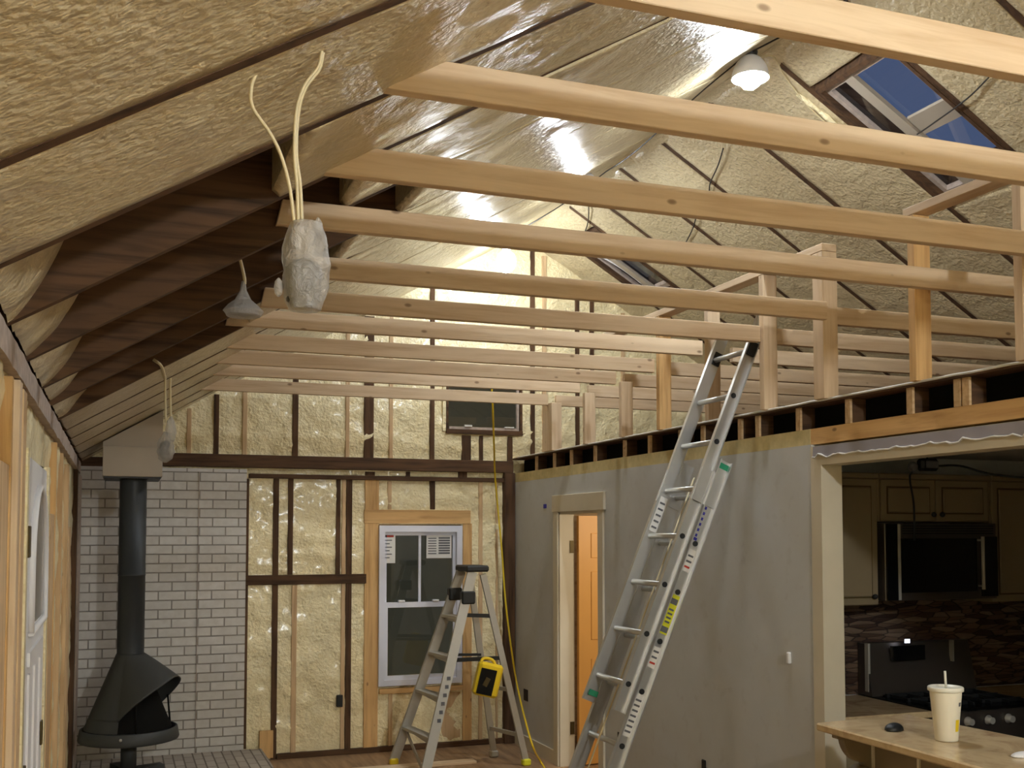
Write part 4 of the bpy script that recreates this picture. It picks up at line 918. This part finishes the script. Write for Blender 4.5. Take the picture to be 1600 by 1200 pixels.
cabinet('cream wall cabinet right of the microwave', MX1 + 0.004, 5.40, UB, UT, UY, KY, [(MX1 + 0.01, 5.39, (5.33, UB + 0.05))])
t = thing('microwave', 'dark over-range microwave mounted under the short wall cabinet', 'microwave', (xm, 5.0, 1.48))
part('body', 'steel', t, (MX0 + 0.002, 4.84, 1.485, MX1 - 0.002, KY - 0.003, 1.915), bev=0.004)
part('door', 'blackglass', t, (MX0 + 0.10, 4.825, 1.53, MX1 - 0.16, 4.839, 1.83)); part('control_panel', 'blackglass', t, (MX1 - 0.12, 4.825, 1.50, MX1 - 0.01, 4.839, 1.84)); part('side_glass', 'blackglass', t, (MX0 + 0.004, 4.826, 1.49, MX0 + 0.075, 4.839, 1.91))
bm = new(); tube(bm, [(MX1 - 0.14, 4.80, 1.54), (MX1 - 0.14, 4.80, 1.84)], 0.010, 8); tube(bm, [(MX1 - 0.14, 4.80, 1.56), (MX1 - 0.14, 4.838, 1.56)], 0.006, 6); tube(bm, [(MX1 - 0.14, 4.80, 1.82), (MX1 - 0.14, 4.838, 1.82)], 0.006, 6); obj('door_handle', bm, 'alu_matte', t)
part('trim_strip', 'alu_matte', t, (MX0 + 0.078, 4.825, 1.49, MX0 + 0.096, 4.839, 1.91)); part('vent_grille', 'rubber', t, *[(MX0 + 0.12, 4.832, 1.855 + 0.014 * i, MX1 - 0.03, 4.8395, 1.861 + 0.014 * i) for i in range(4)])
bm = new(); box(bm, XI + 0.01, KY - 0.02, 0.925, 7.0, KY - 0.001, UB); o = obj('stone_backsplash', bm, 'stone'); tag(o, 'dark stacked-stone backsplash between counter and wall cabinets', 'backsplash')
RX0, RX1 = 4.06, 4.82
t = thing('range', 'black cooking range with lit clock and front knobs under the microwave', 'stove', ((RX0 + RX1) / 2, 4.9, 0))
part('body', 'steel', t, (RX0, 4.60, 0.0, RX1, KY - 0.025, 0.905), bev=0.004); part('cooktop', 'blackglass', t, (RX0 - 0.002, 4.585, 0.906, RX1 + 0.002, KY - 0.09, 0.925), bev=0.003)
bm = new(); prism(bm, [(4.60 + 0.47, 0.926), (5.195, 0.926), (5.195, 1.22), (5.14, 1.22)], 0, RX0, RX1); obj('backguard', bm, 'steel', t)
part('side_trim', 'alu_matte', t, (RX0 - 0.003, 5.10, 0.95, RX0 + 0.012, 5.13, 1.225)); part('side_trim', 'alu_matte', t, (RX0 + 0.60, 5.09, 1.10, RX0 + 0.61, 5.12, 1.225))
p = on_y(1418, 1002, 5.08); part('display', 'blackglass', t, (p.x - 0.1, 5.085, 1.12, p.x + 0.13, 5.11, 1.205)); part('clock_light', emit('clock_glow', (0.75, 0.8, 1, 1), 2.2), t, (p.x - 0.018, 5.078, p.z - 0.01, p.x + 0.016, 5.084, p.z + 0.012))
for i in range(5):
    bm = new(); lathe(bm, [(0.026, 0), (0.026, 0.006), (0.018, 0.01), (0.018, 0.035)], (0, 0, 0), 16); bmesh.ops.rotate(bm, verts=bm.verts, cent=(0, 0, 0), matrix=Matrix.Rotation(math.pi / 2, 3, 'X')); bmesh.ops.translate(bm, verts=bm.verts, vec=(RX0 + 0.10 + 0.14 * i, 4.599, 0.85)); obj('knob', bm, 'alu_matte', t)
bm = new()
for gx in (RX0 + 0.2, RX0 + 0.56):
    for k_ in range(3): box(bm, gx - 0.14, 4.68 + 0.17 * k_, 0.926, gx + 0.14, 4.695 + 0.17 * k_, 0.945); box(bm, gx - 0.12 + 0.12 * k_, 4.64, 0.926, gx - 0.108 + 0.12 * k_, 5.03, 0.942)
obj('burner_grate', bm, 'rubber', t)
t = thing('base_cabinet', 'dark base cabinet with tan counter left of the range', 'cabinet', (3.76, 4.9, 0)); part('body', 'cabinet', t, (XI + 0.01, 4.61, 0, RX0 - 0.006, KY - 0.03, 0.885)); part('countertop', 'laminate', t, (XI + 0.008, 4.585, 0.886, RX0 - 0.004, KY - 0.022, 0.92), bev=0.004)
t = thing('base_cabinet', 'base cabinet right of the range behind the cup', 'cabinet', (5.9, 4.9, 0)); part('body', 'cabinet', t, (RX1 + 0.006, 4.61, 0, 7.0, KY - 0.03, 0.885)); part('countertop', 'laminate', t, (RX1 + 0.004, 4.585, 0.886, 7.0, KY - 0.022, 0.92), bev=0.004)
# cord and camera-like light hanging from the kitchen ceiling
c = on_y(1447, 727, 4.70); t = thing('ceiling_spotlight', 'small grey lamp head hanging at the kitchen ceiling in the opening', 'lamp', (c.x, 4.70, c.z - 0.04))
bm = new(); box(bm, c.x - 0.058, 4.66, c.z - 0.032, c.x + 0.062, 4.72, c.z + 0.036, 0.015); h_ = obj('housing', bm, 'rubber', t)
bm = new(); box(bm, c.x - 0.040, 4.652, c.z - 0.018, c.x + 0.045, 4.659, c.z + 0.022, 0.004); obj('lens', bm, 'ink', t)
bm = new(); bmesh.ops.create_uvsphere(bm, u_segments=12, v_segments=8, radius=0.028); bmesh.ops.translate(bm, verts=bm.verts, vec=(c.x - 0.10, 4.69, c.z - 0.01)); obj('side_lamp', bm, 'ink', t)
bm = new(); tube(bm, [(c.x, 4.69, c.z + 0.03), (c.x, 4.69, ZD - 0.002)], 0.006, 6); obj('mount', bm, 'rubber', t)
wire('lamp_cord', 'black cord dropping from the kitchen ceiling lamp past the microwave', 'cord', [on_y(1440, 725, 4.70), on_y(1424, 738, 4.70), on_y(1422, 752, 4.72), on_y(1428, 790, 4.76), on_y(1429, 845, 4.79)], 0.006, 'rubber')
wire('lamp_cord', 'black cord running right from the kitchen ceiling lamp', 'cord', [on_y(1465, 728, 4.70), on_y(1500, 728, 4.66), on_y(1545, 740, 4.6), on_y(1600, 746, 4.5), on_y(1660, 742, 4.4)], 0.006, 'rubber')

# ------------------------------------------------------------------ bar counter with cup
ZT = 1.07
t = thing('bar_counter', 'tan laminate bar counter with cream panelled base at the kitchen opening', 'counter', (3.05, 2.6, 0))
bm = new(); prism(bm, [(2.745, 3.79), (3.245, 3.83), (3.30, 3.25), (3.36, 1.3), (2.745, 1.3)], 2, ZT - 0.032, ZT); obj('countertop', bm, 'laminate', t, 0.006)
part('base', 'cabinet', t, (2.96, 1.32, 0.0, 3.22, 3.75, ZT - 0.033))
bm = new()
for i in range(9): y = 3.70 - 0.27 * i; box(bm, 2.952, y - 0.012, 0.12, 2.960, y, ZT - 0.06)
box(bm, 2.95, 1.32, ZT - 0.075, 2.960, 3.75, ZT - 0.034)
obj('panel_moulding', bm, 'cream', t)
def corbel(y):
    bm = new(); pr = [(2.96, ZT - 0.034), (2.785, ZT - 0.034), (2.785, ZT - 0.055)]
    for i in range(9): a_ = math.pi / 2 * i / 8; pr.append((2.815 + 0.02 * i / 8 + 0.085 * (1 - math.cos(a_)), ZT - 0.06 - 0.10 * math.sin(a_)))
    for i in range(7): a_ = math.pi * i / 6; pr.append((2.925 + 0.02 * math.cos(math.pi - a_), ZT - 0.19 - 0.05 * i / 6))
    pr.append((2.96, ZT - 0.27)); prism(bm, pr, 1, y - 0.04, y); return obj('corbel', bm, 'cabinet', t, 0.003)
corbel(3.74); corbel(2.9); corbel(2.1)
bm = new(); lathe(bm, [(0.045, 0), (0.05, 0.004), (0.05, 0.07), (0.045, 0.074)], (0, 0, 0), 24); bmesh.ops.rotate(bm, verts=bm.verts, cent=(0, 0, 0), matrix=Matrix.Rotation(math.pi / 2, 3, 'X')); bmesh.ops.translate(bm, verts=bm.verts, vec=(2.905, 3.745, ZT - 0.22)); obj('scroll', bm, 'cabinet', t)
p = on_z(1479, 1157, ZT); cx_, cy_ = p.x, p.y
t = thing('paper_cup', 'white paper cup with lid and straw standing on the bar counter', 'cup', (cx_, cy_, ZT))
sc = 0.205
bm = new(); lathe(bm, [(0.040, 0.001), (0.042, 0.004), (0.058, sc - 0.022), (0.058, sc - 0.016)], (cx_, cy_, ZT), 32); obj('cup_body', bm, 'paper', t)
bm = new(); lathe(bm, [(0.060, sc - 0.018), (0.0655, sc - 0.016), (0.0655, sc - 0.003), (0.062, sc), (0.055, sc), (0.052, sc - 0.006), (0.01, sc - 0.006)], (cx_, cy_, ZT), 32); obj('lid', bm, 'lid', t)
bm = new(); tube(bm, [(cx_ + 0.002, cy_, ZT + sc - 0.006), (cx_ - 0.001, cy_, ZT + sc + 0.058)], 0.0045, 8); obj('straw', bm, 'lid', t)
def cup_patch(a0, a1, z0, z1, mat):
    bm = new(); A_ = []; 
    for i in range(5):
        a_ = a0 + (a1 - a0) * i / 4
        A_.append([bm.verts.new((cx_ + (0.0425 + (z - 0.004) / (sc - 0.026) * 0.016 + 0.0006) * math.cos(a_), cy_ + (0.0425 + (z - 0.004) / (sc - 0.026) * 0.016 + 0.0006) * math.sin(a_), ZT + z)) for z in (z0, z1)])
    for p_, q_ in zip(A_, A_[1:]): bm.faces.new([p_[0], p_[1], q_[1], q_[0]])
    obj('print', bm, mat, t)
vd = math.atan2(-cy_, -cx_)
cup_patch(vd + 0.75, vd + 1.15, 0.04, 0.085, 'yellow'); cup_patch(vd + 0.95, vd + 1.25, 0.135, 0.15, 'ink')
p = on_z(1397, 1141, ZT); bm = new(); bmesh.ops.create_uvsphere(bm, u_segments=20, v_segments=12, radius=1)
for v_ in bm.verts: v_.co = Vector((v_.co.x * 0.034, v_.co.y * 0.052, max(v_.co.z, -0.12) * 0.026 + 0.004))
bmesh.ops.rotate(bm, verts=bm.verts, cent=(0, 0, 0), matrix=Matrix.Rotation(math.radians(-60), 3, 'Z'))
for f in bm.faces: f.smooth = True
bmesh.ops.translate(bm, verts=bm.verts, vec=(p.x, p.y, ZT)); tag(obj('computer_mouse', bm, 'rubber'), 'small rounded black mouse-shaped object left of the cup on the bar', 'mouse')
p = on_z(1592, 1183, ZT); bm = new(); bmesh.ops.create_uvsphere(bm, u_segments=18, v_segments=10, radius=1)
for v_ in bm.verts: v_.co = Vector((v_.co.x * 0.06, v_.co.y * 0.03, max(v_.co.z, -0.2) * 0.014 + 0.004))
bmesh.ops.translate(bm, verts=bm.verts, vec=(p.x + 0.03, p.y, ZT)); tag(obj('white_lid', bm, 'white'), 'small white item on the bar counter right of the cup', 'lid')

# ------------------------------------------------------------------ lamp in the room behind the doorway
l = bpy.data.lights.new('room_lamp', 'POINT'); l.energy = 40; l.color = (1.0, 0.84, 0.62); l.shadow_soft_size = 0.08
lo = bpy.data.objects.new('room_lamp', l); COL.objects.link(lo); lo.location = (4.4, 6.6, 2.0)
